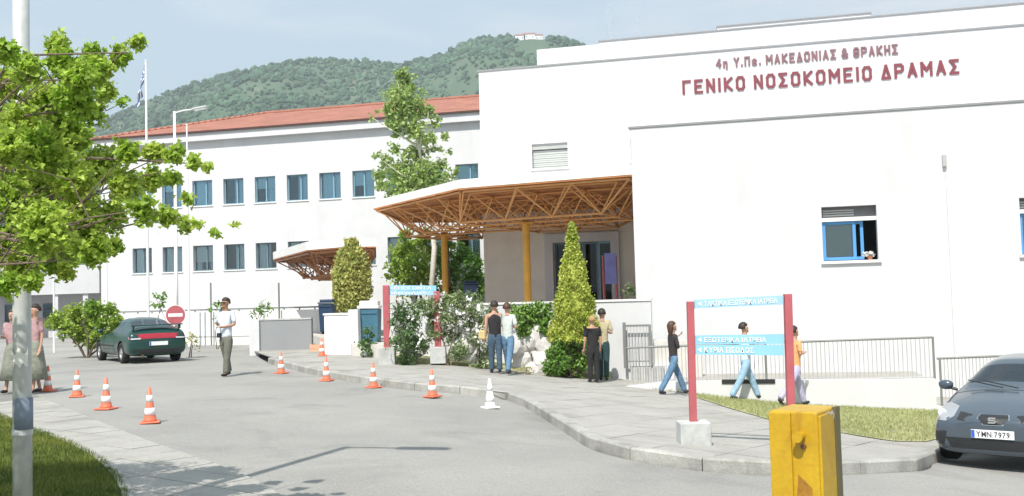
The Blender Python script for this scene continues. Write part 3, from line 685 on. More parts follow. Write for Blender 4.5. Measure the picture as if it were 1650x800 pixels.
# ---- antennas on the roof
for px, lb in ((983, 'thin lattice antenna mast with side arms on the hospital roof, taller and nearer the hill'), (1029, 'slim antenna pole with small dish right of the lattice mast')):
    b = P(px, 66, 43); rt = empty('antenna', (b.x, b.y, zb), lb, 'antenna', 'antennas on the hospital roof')
    ht = 2.6 if px < 1000 else 1.9; off = .12 if px < 1000 else 0
    b.z = zb; m = MB()
    if off:
        for k in (-1, 1): m.tube([b + Vector((k * off, 0, -1)), b + Vector((k * off, 0, ht))], .014, 6)
        for k in range(14): m.tube([b + Vector((-off, 0, k * .18)), b + Vector((off, 0, (k + 1) * .18))], .008, 5)
    else: m.tube([b + Vector((0, 0, -1)), b + Vector((0, 0, ht))], .02, 6)
    m.build('mast', 'antenna', rt)
    for k in range(3): MB().tube([b + Vector((-.35 + .1 * k, 0, ht * (.45 + .2 * k))), b + Vector((.35 - .1 * k, 0, ht * (.45 + .2 * k)))], .01, 5).build('cross_arm', 'antenna', rt)
# ================================================================ LEFT WING
W1 = Plane(500, 50.0)
hw_ = empty('hospital_wing', W1.pt(0, 0), 'long white two-storey hospital wing with red tiled roof and blue windows', 'hospital building')
sL = W1.at(163, 450)[0]; sR = W1.at(776, 300)[0] + 7; zE = W1.at(500, 203)[1]; zc_ = W1.at(545, 212.5)[1]
u0 = W1.at(310, 310)[0]; u5 = W1.at(568, 295)[0]; du = (u5 - u0) / 5; ww = W1.at(342, 310)[0] - u0
zu = (W1.at(326, 332)[1], W1.at(326, 291)[1]); zl = (W1.at(326, 437)[1], W1.at(326, 396)[1]); holes = []
for k in range(-3, 12):
    a = u0 + k * du
    if a < sL + .5 or a + ww > sR: continue
    holes.append((a, a + ww, zu[0], zu[1], k, 0)); holes.append((a, a + ww, zl[0], zl[1], k, 1))
facade('wall', W1, sL, sR, -.6, zE - .02, [h[:4] for h in holes], .2, 'white_stucco', hw_, back=11)
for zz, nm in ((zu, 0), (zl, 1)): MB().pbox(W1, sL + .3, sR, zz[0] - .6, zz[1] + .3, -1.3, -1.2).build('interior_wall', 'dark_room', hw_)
rs = random.Random(3)
for h in holes:
    k = rs.random(); cu = [(0.02, .98, 'curtain')] if k < .35 else [(.02, .6, 'curtain')] if k < .6 else [(.42, .98, 'curtain')] if k < .85 else [(.04, .3, 'curtain'), (.7, .96, 'curtain')]
    pane_window(W1, h[:4], hw_, frame=('window_blue' if h[5] == 0 else 'window_dark'), glass='glass_blue' if h[5] == 0 else 'glass_grey', mull=(.62,) if rs.random() < .5 else (.5,), curtain=cu, fw=.055)
MB().pbox(W1, sL - .25, sR, zc_, zE, .003, .3).build('cornice', 'white_stucco', hw_)
MB().pbox(W1, sL - .3, sR, zE, zE + .09, -.2, .42).build('gutter', 'gutter', hw_)
# hipped roof: courses of tiles as a material, ridge and hip caps as geometry
zr = P(776, 153, 47.8 + 6.0).z; RB = 6.2; m = MB(); e0 = W1.pt(sL - .3, zE + .06, .4); e1 = W1.pt(sR, zE + .06, .4); r1 = W1.pt(sR, zr, -RB)
rs0 = sL + 6.5; r0 = W1.pt(rs0, zr, -RB); b0 = W1.pt(sL - .3, zE + .06, -2 * RB - .4); b1 = W1.pt(sR, zE + .06, -2 * RB - .4)
m.add([e0, e1, r1, r0, b0, b1], [(0, 1, 2, 3), (0, 3, 4), (4, 3, 2, 5), (0, 4, 5, 1)]); rf = m.build('roof', 'roof_tile', hw_)
MB().tube([r0, r1], .12, 8).build('ridge_cap', 'roof_tile', rf); MB().tube([e0, r0], .11, 8).build('hip_cap', 'roof_tile', rf)
# ---- low annex at far left
A1 = Plane(110, 57.0); ax = empty('annex_building', A1.pt(0, 0), 'low grey annex with deep overhang at the far left behind the bush', 'building')
sA, sB = A1.at(-120, 450)[0], A1.at(160, 450)[0]; zt = A1.at(110, 428)[1]; zm = A1.at(110, 474)[1]
MB().pbox(A1, sA, sB, zm, zt, -8, 0).build('overhang', 'annex_plaster', ax)
MB().pbox(A1, sA, sB, -.5, zm - .003, -8, -1.6).build('wall', 'annex_plaster', ax)
for k in range(6):
    x = sA + (sB - sA) * (k + .5) / 6; MB().pbox(A1, x - .17, x + .17, -.5, zm - .003, -.5, -.1).build('pillar', 'annex_plaster', ax)
for k in range(4):
    x = sA + (sB - sA) * (k + .7) / 4.3; dd = MB().pbox(A1, x - .6, x + .6, .9, zm - .5, -1.6, -1.54).build('window', 'window_dark', ax)
    MB().pbox(A1, x - .52, x + .52, 1.0, zm - .6, -1.54, -1.52).build('pane', 'glass_grey', dd)
# ---- boundary wall with dark rail before the wing
B1 = Plane(350, 41.0); bw = empty('boundary_wall', B1.pt(0, 0), 'white boundary wall with a dark metal rail in front of the long wing', 'wall')
sA, sB = B1.at(166, 500)[0], B1.at(520, 500)[0]; zt = B1.at(350, 503)[1]
MB().pbox(B1, sA, sB, -.3, zt, -.12, .12).build('wall_panel', 'stained_plaster', bw)
MB().pbox(B1, sA, sB, .33, .37, .12, .135).build('band', 'railing_light', bw)
MB().pbox(B1, sA, sB, zt + .07, zt + .13, -.03, .03).build('rail', 'railing_dark', bw)
for k in range(15):
    x = sA + (sB - sA) * (k + .5) / 15; MB().pbox(B1, x - .02, x + .02, zt, zt + .07, -.02, .02).build('rail_post', 'railing_dark', bw)
for px in (346, 455):
    a, _ = B1.at(px, 480); z = B1.at(px, 456)[1]; MB().tube([B1.pt(a, -.2, .3), B1.pt(a, z, .3)], .035, 8).build('post', 'railing_dark').update_tag()
    o = COL.objects[-1]; tag(o, 'thin dark post before the boundary wall, %s' % ('behind the man in the white shirt' if px == 346 else 'just left of the small canopy'), 'post', 'dark posts by the boundary wall')
# ================================================================ CANOPIES
def canopy(label, poly, zu, fas, depth, mod, corg, udir, cols, name='entrance_canopy', inset=.75, deck='deck_wood', truss='truss_paint'):
    """flat white slab on a double-layer space frame; poly = outline (x,y), zu = underside"""
    if area(poly) < 0: poly = poly[::-1]
    cx, cy = sum(p[0] for p in poly) / len(poly), sum(p[1] for p in poly) / len(poly)
    rt = empty(name, (cx, cy, TZ), label, 'canopy', 'space-frame entrance canopies')
    sl_ = MB().prism(poly, zu + .02, zu + fas); sl_.build('roof_slab', 'canopy_white', rt)
    n = len(poly)
    U = Vector(udir).normalized(); V = Vector((-U.y, U.x)); O = Vector(corg)
    # boards under the slab
    bd = MB(); loc = [((Vector(p) - O).dot(U), (Vector(p) - O).dot(V)) for p in poly]; j0, j1 = min(l[1] for l in loc), max(l[1] for l in loc); i0, i1 = min(l[0] for l in loc), max(l[0] for l in loc)
    j = j0; nb = 0
    while j < j1:
        q = [O + U * a + V * b for a, b in ((i0, j + .012), (i1, j + .012), (i1, j + .288), (i0, j + .288))]; c = clip_poly(poly, q)
        if len(c) > 2 and area(c) > .01: MB().prism(c, zu - .025 - .01 * (nb % 2), zu + .019).build('deck_board', deck, rt)
        j += .3; nb += 1
    def inpoly(p, d):
        if not inside(p, poly): return False
        for k in range(n):
            a, b = Vector(poly[k]), Vector(poly[(k + 1) % n]); ab = b - a; t = max(0, min(1, (p - a).dot(ab) / ab.length_squared))
            if (p - (a + ab * t)).length < d: return False
        return True
    top = {}; bot = {}
    K = 12
    for i in range(-K, K + 1):
        for j in range(-K, K + 1):
            t = O + U * (i - .5) * mod + V * (j - .5) * mod
            if inpoly(t, .12): top[i, j] = Vector((t.x, t.y, zu - .09))
            b = O + U * i * mod + V * j * mod
            if inpoly(b, inset * .55): bot[i, j] = Vector((b.x, b.y, zu - depth))
    bars = set()
    def bar(nm, a, b, r=.028): MB().tube([a, b], r, 6).build(nm, truss, rt)
    for (i, j), b in bot.items():
        for di in (0, 1):
            for dj in (0, 1):
                if (i + di, j + dj) in top: bar('diagonal_brace', b, top[i + di, j + dj], .024)
        for d_ in ((1, 0), (0, 1)):
            q = (i + d_[0], j + d_[1])
            if q in bot: bar('bottom_chord', b, bot[q], .033)
        if not all((i + a_, j + b_) in top for a_ in (0, 1) for b_ in (0, 1)):     # edge braces out to the slab edge
            best = sorted(((Vector((bp.x, bp.y)) - Vector((b.x, b.y))).length, bp) for bp in [Vector(poly[k]).lerp(Vector(poly[(k + 1) % n]), tt) for k in range(n) for tt in (0, .25, .5, .75)])[:3] if False else []
    for (i, j), b in top.items():
        for d_ in ((1, 0), (0, 1)):
            q = (i + d_[0], j + d_[1])
            if q in top: bar('top_chord', b, top[q], .03)
    ins = []
    for k in range(n):                                # ring of edge chords, fanned to the bottom layer
        a, b = Vector(poly[k]), Vector(poly[(k + 1) % n]); L_ = (b - a).length; m_ = max(1, round(L_ / mod))
        e = (b - a).normalized(); inn = Vector((-e.y, e.x)) * .10
        A3 = Vector((*(a + inn + e * .1), zu - .07)); B3 = Vector((*(b + inn - e * .1), zu - .07)); bar('edge_chord', A3, B3, .035)
        for q in range(m_ + 1):
            p = A3.lerp(B3, q / m_)
            near = sorted(bot.values(), key=lambda z: (z - p).length)[:2]
            for z in near[: (2 if 0 < q < m_ else 1)]:
                if (z - p).length < mod * 1.6: bar('diagonal_brace', p, z, .024)
    for nd_ in bot.values(): MB().lathe([(.0, -.06), (.055, -.03), (.065, 0), (.055, .03), (.0, .06)], nd_, 8).build('node_joint', truss, rt)
    for x, y in cols:
        nb_ = min(bot.values(), key=lambda z: (Vector((z.x, z.y)) - Vector((x, y))).length)
        c = MB().tube([(nb_.x, nb_.y, TZ - .9), (nb_.x, nb_.y, zu - depth - .05)], .115, 14).build('column', 'column_yellow', rt, smooth=False)
        MB().box((nb_.x, nb_.y, zu - depth - .03), (.42, .42, .05)).build('head_plate', 'column_yellow', c)
    return rt
zu = 4.77
def hz(px): return 480 - math.tan(ROLL) * (px - 825)
def atz(px, py, z):
    d = ray(px, py); t = (z - CAM.z) / d.z; q = CAM + d * t; return (q.x, q.y)
Bc = atz(739, 305, zu); Ac = atz(602, 337, zu); Cc = atz(1021, 282.5, zu)
F1L = lambda t: (F1.pt(0, 0, -t) - F1.e * .03)[:2]
Cc = tuple(F1L(max(.02, (Vector(Cc) - Vector(F1.o[:2])).dot(-Vector(F1.n[:2])))))
C2 = tuple(F1L(9.1 - .2)); wl = F2.pt(sl, 0, .05) - F2.e * .05; wl2 = F2.pt(sl, 0, -4.0) - F2.e * .05; sideN = F2.pt(0, 0, .03)
q = F2.pt((Vector((*C2, 0)) - F2.o).dot(F2.e), 0, .04)
poly1 = [Ac, Bc, Cc, (q.x, q.y), (wl.x, wl.y), (wl2.x, wl2.y), (-4.35, 39.2)]
bo = atz(814, 354, zu - .86)
cn = canopy('large white-edged canopy on an orange space frame over the main entrance', poly1, zu, .27, .86, 1.5, bo, Vector(Cc) - Vector(Bc), [(.36, 31.0), (-2.0, 35.0)])
# second, smaller canopy further left
z3 = 3.35
p2 = [atz(440, 419, z3), atz(494, 404.5, z3), atz(552, 399.5, z3), atz(606, 398.5, z3)]
p2 += [(p2[3][0] * 1.22, p2[3][1] * 1.22), (p2[3][0] * 1.22 - 1.2, 44.5), (p2[0][0] + 1.6, 45.2)]
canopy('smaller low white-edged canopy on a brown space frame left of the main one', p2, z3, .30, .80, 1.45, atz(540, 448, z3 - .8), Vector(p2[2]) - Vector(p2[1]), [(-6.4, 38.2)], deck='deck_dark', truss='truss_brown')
# ================================================================ TERRACE AND RAMP
T = Plane(1000, 25.0)
tw = empty('terrace_wall', T.pt(0, -1), 'white terrace wall before the main entrance, behind the golden conifer', 'wall')
sA, sB = T.at(640, 520)[0], T.at(1050, 530)[0]; zt = T.at(1000, 486)[1]; sC = T.at(1086, 600)[0]
MB().pbox(T, sA, sB, -1.4, zt, -.22, 0).build('wall_panel', 'white_stucco', tw)
MB().pbox(T, sA - .02, sB + .02, zt, zt + .05, -.25, .03).build('coping', 'white_paint', tw)
MB().pbox(T, sB + .003, sC, -1.6, T.at(1068, 588)[1], -.2, .0).build('lower_wall_panel', 'white_stucco', tw)
a, b, c, d = fit(T, 1017, 590, 1071, 621); lv = MB().pbox(T, a, b, c, d, .003, .10).build('grille_box', 'louvre', tw)
for k in range(13):
    x = a + (b - a) * (k + .5) / 13; MB().pbox(T, x - .018, x + .018, c + .03, d - .03, .10, .135).build('slat', 'concrete', lv)
fp = [T.pt(sA, 0, -.2)[:2], T.pt(sB + 1.2, 0, -.2)[:2], F1.pt(.0, 0, .02)[:2], (F1.pt(0, 0, -9) - F1.e * .02)[:2], F2.pt(sl, 0, .02)[:2], (-1.2, 40), (-9, 42), (-6.3, 33), (-4.6, 28.2)]
MB().prism([tuple(p) for p in fp], -.8, TZ).build('terrace', 'terrace_tile').update_tag(); tag(COL.objects[-1], kind='structure')
# small railing frame on the terrace end
gt = empty('gate_rail', T.pt(T.at(1008, 560)[0], -.6, .2), 'dark metal framed panel of railings at the head of the ramp', 'railing')
a, b = T.at(1008, 550)[0], T.at(1049, 550)[0]; c, d = T.at(1028, 586)[1], T.at(1028, 523)[1]
MB().pbox(T, a - .035, a + .035, c - .1, d + .06, .15, .22).build('post', 'railing_dark', gt); MB().pbox(T, b - .03, b + .03, c, d, .15, .21).build('post', 'railing_dark', gt)
MB().pbox(T, a + .036, b - .031, d - .05, d, .16, .2).build('top_rail', 'railing_dark', gt); MB().pbox(T, a + .036, b - .031, c + .05, c + .08, .16, .2).build('bottom_rail', 'railing_dark', gt)
for k in range(1, 8):
    x = a + (b - a) * k / 8; MB().pbox(T, x - .009, x + .009, c + .08, d - .05, .17, .19).build('baluster', 'railing_light', gt)
# ramp: retaining wall, deck, railing
rw = empty('ramp_wall', RP.pt(0, -1.2), 'low white retaining wall of the entrance ramp below the railing', 'wall')
s0 = RP.at(1072, 600)[0]; sP = RP.at(1001, 620)[0]; zP = RP.at(1001, 624)[1]; s1 = RP.at(1507, 607)[0]; zA = RP.at(1101, 613)[1]; zB = RP.at(1505, 608)[1]; s9 = RP.at(1760, 600)[0]
def ramp_prism(mb, a, b, za, zb_, zlow, o0, o1):
    vs = [RP.pt(s, z, o) for o in (o0, o1) for s, z in ((a, zlow), (b, zlow), (b, zb_), (a, za))]
    return mb.add(vs, [(0, 1, 2, 3), (7, 6, 5, 4), (0, 4, 5, 1), (1, 5, 6, 2), (2, 6, 7, 3), (3, 7, 4, 0)])
ramp_prism(MB(), s0, s1, zA - .03, zB - .03, -2, -.2, 0).build('wall_panel', 'white_stucco', rw)
ramp_prism(MB(), sP, s0 - .002, zP, zA - .028, -2, -.2, 0).build('lower_wall_panel', 'white_stucco', rw)
zC = RP.at(1600, 655)[1]
ramp_prism(MB(), s1 + .003, s9, zC, zC - .05, -2.4, -.2, -.02).build('wall_panel', 'white_stucco', rw)
ramp_prism(MB(), s0 + .01, s1, zA - .12, zB - .12, -2, -3.6, -.201).build('ramp', 'pavement').update_tag(); tag(COL.objects[-1], kind='structure')
ramp_prism(MB(), s1 + .003, s9, zC - .12, zC - .16, -2.4, -3.6, -.201).build('steps', 'pavement').update_tag(); tag(COL.objects[-1], kind='structure')
a, b, c, d = fit(RP, 1163, 611.5, 1249, 618.5); MB().pbox(RP, a, b, c, d, .003, .022).build('drain_channel', 'black_plastic', rw)
def railing(label, pts, o, n, posts, mid=None):
    """pts: (s0, ztop0, zbot0, s1, ztop1, zbot1)"""
    a, t0, b0_, b, t1, b1_ = pts; rt = empty('railing', RP.pt(a, b0_, o), label, 'railing', 'railings along the ramp')
    MB().tube([RP.pt(a, t0, o), RP.pt(b, t1, o)], .024, 8).build('top_rail', 'railing_dark', rt)
    MB().tube([RP.pt(a, b0_, o), RP.pt(b, b1_, o)], .014, 6).build('bottom_rail', 'railing_light', rt)
    for k in range(1, n):
        u = k / n; s = a + (b - a) * u; MB().tube([RP.pt(s, b0_ + (b1_ - b0_) * u, o), RP.pt(s, t0 + (t1 - t0) * u - .02, o)], .0095, 5, cap=False).build('baluster', 'railing_light', rt)
    for u in posts:
        s = a + (b - a) * u; MB().tube([RP.pt(s, b0_ + (b1_ - b0_) * u - .05, o), RP.pt(s, t0 + (t1 - t0) * u + .01, o)], .026, 8).build('post', 'railing_dark', rt)
    return rt
sa_ = RP.at(1010, 590)[0]; za_ = RP.at(1010, 561)[1]; zb1 = RP.at(1505, 544)[1]
railing('long dark handrail with thin pale balusters on the ramp wall', (sa_, za_, RP.at(1012, 622)[1], s1, zb1, zB), -.08, 74, (.47, 1.0))
zt1, zt2 = RP.at(1509, 578.5)[1], RP.at(1650, 573)[1]; sR_ = RP.at(1650, 600)[0]
railing('lower handrail of the steps behind the grey car', (s1 + .06, zt1, zC + .04, s9, zt1 + (zt2 - zt1) * (s9 - s1) / (sR_ - s1), zC + .0), -.08, 42, (0.02, .5, 1))
# ---- grey parapet with pillar, white wall block left of the shrubs
K = Plane(460, 31.5, 4); gp = empty('parapet_wall', K.pt(0, 0), 'grey concrete parapet with white end pillar beside the forecourt entrance', 'wall')
a, b = K.at(419, 545)[0], K.at(502, 545)[0]; zt = K.at(460, 516)[1]
MB().pbox(K, a, b, -.3, zt, -.2, 0).build('wall_panel', 'parapet_grey', gp); MB().pbox(K, a, b, zt + .003, zt + .05, -.22, .02).build('coping', 'concrete', gp)
MB().pbox(K, a - .32, a - .003, -.3, zt + .03, -.3, .08).build('pillar', 'white_stucco', gp)
K2 = Plane(549, 28.5, 8); wb = empty('gate_wall', K2.pt(0, 0), 'tall white rendered wall block left of the blue bin', 'wall')
a, b, m_ = K2.at(523, 545)[0], K2.at(578, 545)[0], K2.at(562, 545)[0]; zt = K2.at(540, 508)[1]; zt2 = K2.at(568, 499)[1]
MB().pbox(K2, a, m_, -.5, zt, -.5, 0).build('wall_panel', 'stained_plaster', wb); MB().pbox(K2, m_ + .003, b, -.5, zt2, -.5, .04).build('pillar', 'white_stucco', wb)
MB().pbox(K2, a - .03, m_, zt + .003, zt + .05, -.52, .03).build('coping', 'white_paint', wb)
K3 = Plane(510, 30.2, 4); a, b, c, d = fit(K3, 499, 555, 523, 578)
bo_ = empty('plank_box', K3.pt(a, c), 'low orange plywood box standing at the end of the grey parapet', 'box')
for k in range(3): MB().pbox(K3, a, b, c + (d - c) * (k + .04) / 3, c + (d - c) * (k + .96) / 3, -.03, 0).build('plank', 'plank_orange', bo_)
MB().pbox(K3, a, a + .04, c, d, -.5, -.031).build('side', 'plank_orange', bo_); MB().pbox(K3, b - .04, b, c, d, -.5, -.031).build('side', 'plank_orange', bo_)
# bins
def bin_(px0, px1, yt, yb, D, mt, lab, lid='white_paint', grp='blue waste bins near the canopies'):
    a = P(px0, yb, D); b = P(px1, yb, D); zt = P((px0 + px1) / 2, yt, D).z; zb_ = a.z; w_ = b.x - a.x; cx, cy = (a.x + b.x) / 2, D + .4; h = zt - zb_
    rt = empty('waste_bin', (cx, cy, zb_), lab, 'bin', grp); m = MB(); lo, hi = w_ * .42, w_ * .5
    m.add([(cx - lo, cy - .3, zb_ + .1), (cx + lo, cy - .3, zb_ + .1), (cx + lo, cy + .3, zb_ + .1), (cx - lo, cy + .3, zb_ + .1), (cx - hi, cy - .38, zb_ + h * .86), (cx + hi, cy - .38, zb_ + h * .86), (cx + hi, cy + .38, zb_ + h * .86), (cx - hi, cy + .38, zb_ + h * .86)], [(0, 1, 5, 4), (1, 2, 6, 5), (2, 3, 7, 6), (3, 0, 4, 7), (3, 2, 1, 0), (4, 5, 6, 7)])
    bevel(m.build('body', mt, rt), .03)
    l = MB().box((cx, cy, zb_ + h * .89), (w_ * 1.06, .84, h * .05)).box((cx, cy + .05, zb_ + h * .95), (w_ * .9, .62, h * .08)); bevel(l.build('lid', lid, rt), .03)
    for k in (-1, 1): MB().tube([(cx + k * lo - .03, cy + .2, zb_ + .1), (cx + k * lo + .03, cy + .2, zb_ + .1)], .1, 12).build('wheel', 'tyre', rt)
    MB().box((cx, cy - .385, zb_ + h * .8), (w_ * .8, .03, .05)).build('rim', mt, rt)
bin_(578, 611, 484, 586, 28.6, 'bin_blue', 'tall blue bin with a white lid right of the white wall block')
bin_(513, 537, 482, 540, 33.5, 'bin_dark', 'dark blue bin behind the wall, below the small canopy', 'bin_dark')
bin_(747, 771, 452, 500, 33.5, 'bin_dark', 'dark blue bin on the terrace beneath the large canopy', 'bin_dark')
# planter rockery: pale boulders
for k, (px, py, s) in enumerate([(845, 548, .34), (868, 540, .3), (888, 556, .33), (852, 575, .36), (880, 585, .38), (842, 596, .28), (865, 600, .26), (900, 598, .25), (826, 560, .25), (903, 572, .28), (640, 540, .25), (668, 560, .3), (745, 560, .3), (775, 585, .28), (760, 540, .26), (700, 530, .22)]):
    q = P(px, py, 24.75 + .2 * math.sin(k * 3) - (0 if px > 800 else -.3)); bm = bmesh.new(); bmesh.ops.create_icosphere(bm, subdivisions=2, radius=s)
    for v in bm.verts: v.co = Vector((v.co.x * 1.1, v.co.y * .7, v.co.z)) * (1 + .30 * mnoise.noise(v.co * 4 + Vector((k * 5, 0, 0))))
    me = bpy.data.meshes.new('boulder'); bm.to_mesh(me); bm.free(); me.materials.append(MT['boulder']); o = bpy.data.objects.new('boulder', me); COL.objects.link(o); o.location = q
    lb_ = ['topmost boulder right of the walking couple', 'boulder second from the top, nearer the golden conifer', 'boulder touching the golden conifer foliage', 'middle left boulder below the topmost one', 'largest boulder, low in the bank beside the low green bush', 'lowest left boulder at the pavement by the straw tuft', 'lowest middle boulder behind the straw tuft', 'small boulder at the left edge of the low green bush', 'leftmost boulder just behind the companion in jeans', 'boulder under the golden conifer, above the low bush', 'boulder at the left of the oleanders beside the far sign post', 'boulder between the two far sign posts', 'boulder at the right foot of the far sign', 'boulder at the left feet of the walking couple', 'boulder halfway between far sign and walking couple', 'highest boulder behind the far sign posts'][k]
    tag(o, 'pale ' + lb_, 'boulder', 'pale boulders in the planted bank')
# planted bank of soil in front of the terrace wall
bk = [T.pt(sA + .1, 0, -.02), T.pt(T.at(985, 560)[0], 0, -.02), T.pt(T.at(985, 560)[0], 0, .75), T.pt(sA + .1, 0, 1.25)]
MB().prism([(p.x, p.y) for p in bk], lambda x, y: G(x, y), lambda x, y: G(x, y) + KH + .05 + .12 * max(0, min(1, (y - 23.8)))).build('planting_bed', 'dry_soil').update_tag(); tag(COL.objects[-1], kind='structure')
# ================================================================ SIGNS, LAMPS, CONES, BARRIER
def quadbox(mb, q, out, th):
    n = (q[1] - q[0]).cross(q[3] - q[0]).normalized()
    if n.dot(out) < 0: n = -n
    return mb.add([p for p in q] + [p - n * th for p in q], [(0, 1, 2, 3), (7, 6, 5, 4), (0, 4, 5, 1), (1, 5, 6, 2), (2, 6, 7, 3), (3, 7, 4, 0)]), n
class QP:                                            # facade-like frame on a quad, for lettering
    def __init__(s, a, b, up): s.o = a; s.e = (b - a).normalized(); s.n = s.e.cross(Vector((0, 0, 1))).normalized(); s.n = s.n if s.n.y < 0 else -s.n
    def pt(s, a, z, out=0.0): q = s.o + s.e * a + s.n * out; return Vector((q.x, q.y, q.z + z))
def direction_sign(label, D, posts, panels, block, group='red and blue direction signs'):
    """posts: (px_top, y_top, px_bot, y_bot, width px) ; panels: (x0, yt0, yb0, x1, yt1, yb1, text, mat)"""
    a = P(posts[0][2], posts[0][3], D); rt = empty('direction_sign', (a.x, a.y, G(a.x, a.y) + KH), label, 'direction sign', group)
    for (xt, yt, xb, yb, wd) in posts:
        t, b = P(xt, yt, D), P(xb, yb, D); r = wd / FPX * D / 2; ax_ = (t - b).normalized()
        mb = MB().box((t + b) / 2, (r * 2, r * 2, (t - b).length), X=Vector((1, 0, 0)), Y=ax_.cross(Vector((1, 0, 0))).normalized(), Z=ax_); bevel(mb.build('post', 'sign_red', rt), .008)
    for (cx, yt, yb, wpx) in block:
        t, b = P(cx, yt, D), P(cx, yb, D); w_ = wpx / FPX * D; bevel(MB().box((t.x, t.y, (t.z + b.z) / 2 - .03), (w_, w_ * .9, t.z - b.z + .06)).build('base_block', 'concrete', rt), .015)
    for (x0, yt0, yb0, x1, yt1, yb1, text, mt, x2) in panels:
        q = [P(x0, yb0, D), P(x1, yb1, D), P(x1, yt1, D), P(x0, yt0, D)]; mb = MB(); _, n = quadbox(mb, [v + Vector((0, -.012, 0)) for v in q], Vector((0, -1, 0)), .03)
        pn = mb.build('panel', mt, rt); h = (q[3] - q[0]).length; pl = QP(q[0] + Vector((0, -.012, 0)), q[1] + Vector((0, -.012, 0)), None)
        if text:
            W = (q[1] - q[0]).length
            ar = [pl.pt(W * .035, h * .5, .006), pl.pt(W * .075, h * .22, .006), pl.pt(W * .075, h * .78, .006)]
            MB().add(ar + [v - pl.n * .004 for v in ar], [(0, 1, 2), (5, 4, 3)]).build('arrow', 'sign_white', pn)
            o = lettering(text, pl, W * .11, W * x2, h * .24, h * .52, 'sign_white', rt, .001, .002, .006, name='lettering', joined=True)
            if o: o.parent = pn
    return rt
q = ground(1117, 715, KH); SD = q.y
direction_sign('red-posted direction sign with pale blue panels on the kerbside pavement before the ramp', SD,
    [(1112, 486, 1117, 680, 11), (1269, 474, 1276, 720, 12)],
    [(1119, 483.5, 497.5, 1262, 476.5, 491, 'ΤΑΚΤΙΚΑ ΕΞΩΤΕΡΙΚΑ ΙΑΤΡΕΙΑ', 'sign_pale', .93), (1119, 541, 554.5, 1263, 538.5, 554.5, 'ΕΞΩΤΕΡΙΚΑ ΙΑΤΡΕΙΑ', 'sign_blue', .80), (1119, 556, 571.5, 1263, 556, 573, 'ΚΥΡΙΑ ΕΙΣΟΔΟΣ', 'sign_blue', .66)],
    [(1117, 679, 716, 49), (1276, 719, 757, 50)])
q = ground(623, 587, KH)
direction_sign('far direction sign with blue panel among the oleanders left of the walking couple', q.y,
    [(622, 460, 624, 562, 10), (704, 470, 706, 562, 10)],
    [(627, 460, 469, 703, 460.5, 469, 'ΕΠΕΙΓΟΝΤΑ', 'sign_blue', .9), (627, 469.5, 476, 703, 469.5, 476, 'ΕΙΣΟΔΟΣ', 'sign_pale', .8)],
    [(624, 560, 587, 26), (706, 559, 582, 25)])
# free-standing blue board under the canopy
a = P(981, 440, 31.5); rt = empty('notice_board', (a.x, a.y, TZ), 'purple-blue notice board on red posts under the main canopy by the doors', 'notice board')
for px in (974, 994): t, b = P(px, 412, 31.5), P(px, 486, 31.5); MB().tube([(b.x, b.y, TZ), (b.x, b.y, t.z)], .045, 8).build('post', 'sign_red', rt)
mat('board_violet', (.20, .22, .52), .5, .15, 3); b0, t0 = P(975, 458, 31.4), P(992, 408, 31.4)
MB().box(((b0.x + t0.x) / 2, b0.y - .04, (b0.z + t0.z) / 2), (t0.x - b0.x, .04, t0.z - b0.z)).build('panel', 'board_violet', rt)
# no-entry sign
a = P(283, 508, 30.5); rt = empty('no_entry_sign', (a.x, a.y, G(a.x, a.y)), 'round red no entry sign behind the green car', 'road sign')
MB().tube([(a.x, a.y + .05, G(a.x, a.y)), (a.x, a.y + .05, a.z + .2)], .03, 8).build('post', 'galvanised', rt)
dn = MB().tube([(a.x, a.y - .01, a.z), (a.x, a.y + .01, a.z)], .31, 32).build('disc', 'sign_white', rt); MB().tube([(a.x, a.y - .013, a.z), (a.x, a.y - .0095, a.z)], .295, 32).build('red_face', 'sign_red', dn)
MB().box((a.x, a.y - .016, a.z), (.44, .008, .10)).build('bar', 'sign_white', dn)
# lamp posts
def lamp_post(base, ht, r0, r1, arm, label, white=False, group=None):
    b = Vector(base); rt = empty('lamp_post', b, label, 'lamp post', group); m = 'pole_white' if white else 'galvanised'
    MB().tube([b + Vector((0, 0, z)) for z in (0, ht * .3, ht * .3 + .02, ht)], [r0, r0 * .93, r0 * .9, r1], 20).build('pole', m, rt, smooth=True)
    MB().lathe([(r0 * 1.7, 0), (r0 * 1.7, .03), (r0 * 1.1, .05)], b, 16).build('base_plate', m, rt)
    t = b + Vector((0, 0, ht - .06)); e = t + Vector(arm)
    MB().tube([t, t.lerp(e, .5) + Vector((0, 0, .03)), e], r1 * .6, 10).build('arm', m, rt)
    d = Vector(arm).normalized(); hl_ = MB().box(e + d * .28, (.62, .22, .09), X=d, Y=Vector((0, 0, 1)).cross(d).normalized(), Z=Vector((0, 0, 1))).build('lamp_head', 'galvanised', rt); bevel(hl_, .04, 3)
    MB().box(e + d * .30 - Vector((0, 0, .052)), (.45, .17, .02), X=d, Y=Vector((0, 0, 1)).cross(d).normalized(), Z=Vector((0, 0, 1))).build('lens', 'lamp_clear', hl_)
    return rt
pb = P(36, 700, 7.4); pb.z = G(pb.x, pb.y)
lp_ = lamp_post(pb, 6.6, .068, .055, (.62, .0, .08), 'tall grey metal lamp post standing in the lawn nearest the camera')
z0_ = P(38, 693, 7.35).z; z1_ = P(38, 642, 7.35).z
MB().tube([(pb.x + .012, pb.y - .008, z0_), (pb.x + .012, pb.y - .008, z1_)], .0665, 20).build('hatch', 'pole_patch', lp_, smooth=True)
MB().tube([(pb.x, pb.y, z0_ - .04), (pb.x, pb.y, z0_ - .0)], .073, 20).build('band', 'galvanised', lp_)
mat('paper_torn', (.72, .72, .66), .8, .1, 20)
z2_ = P(38, 590, 7.3).z; z3_ = P(38, 566, 7.3).z
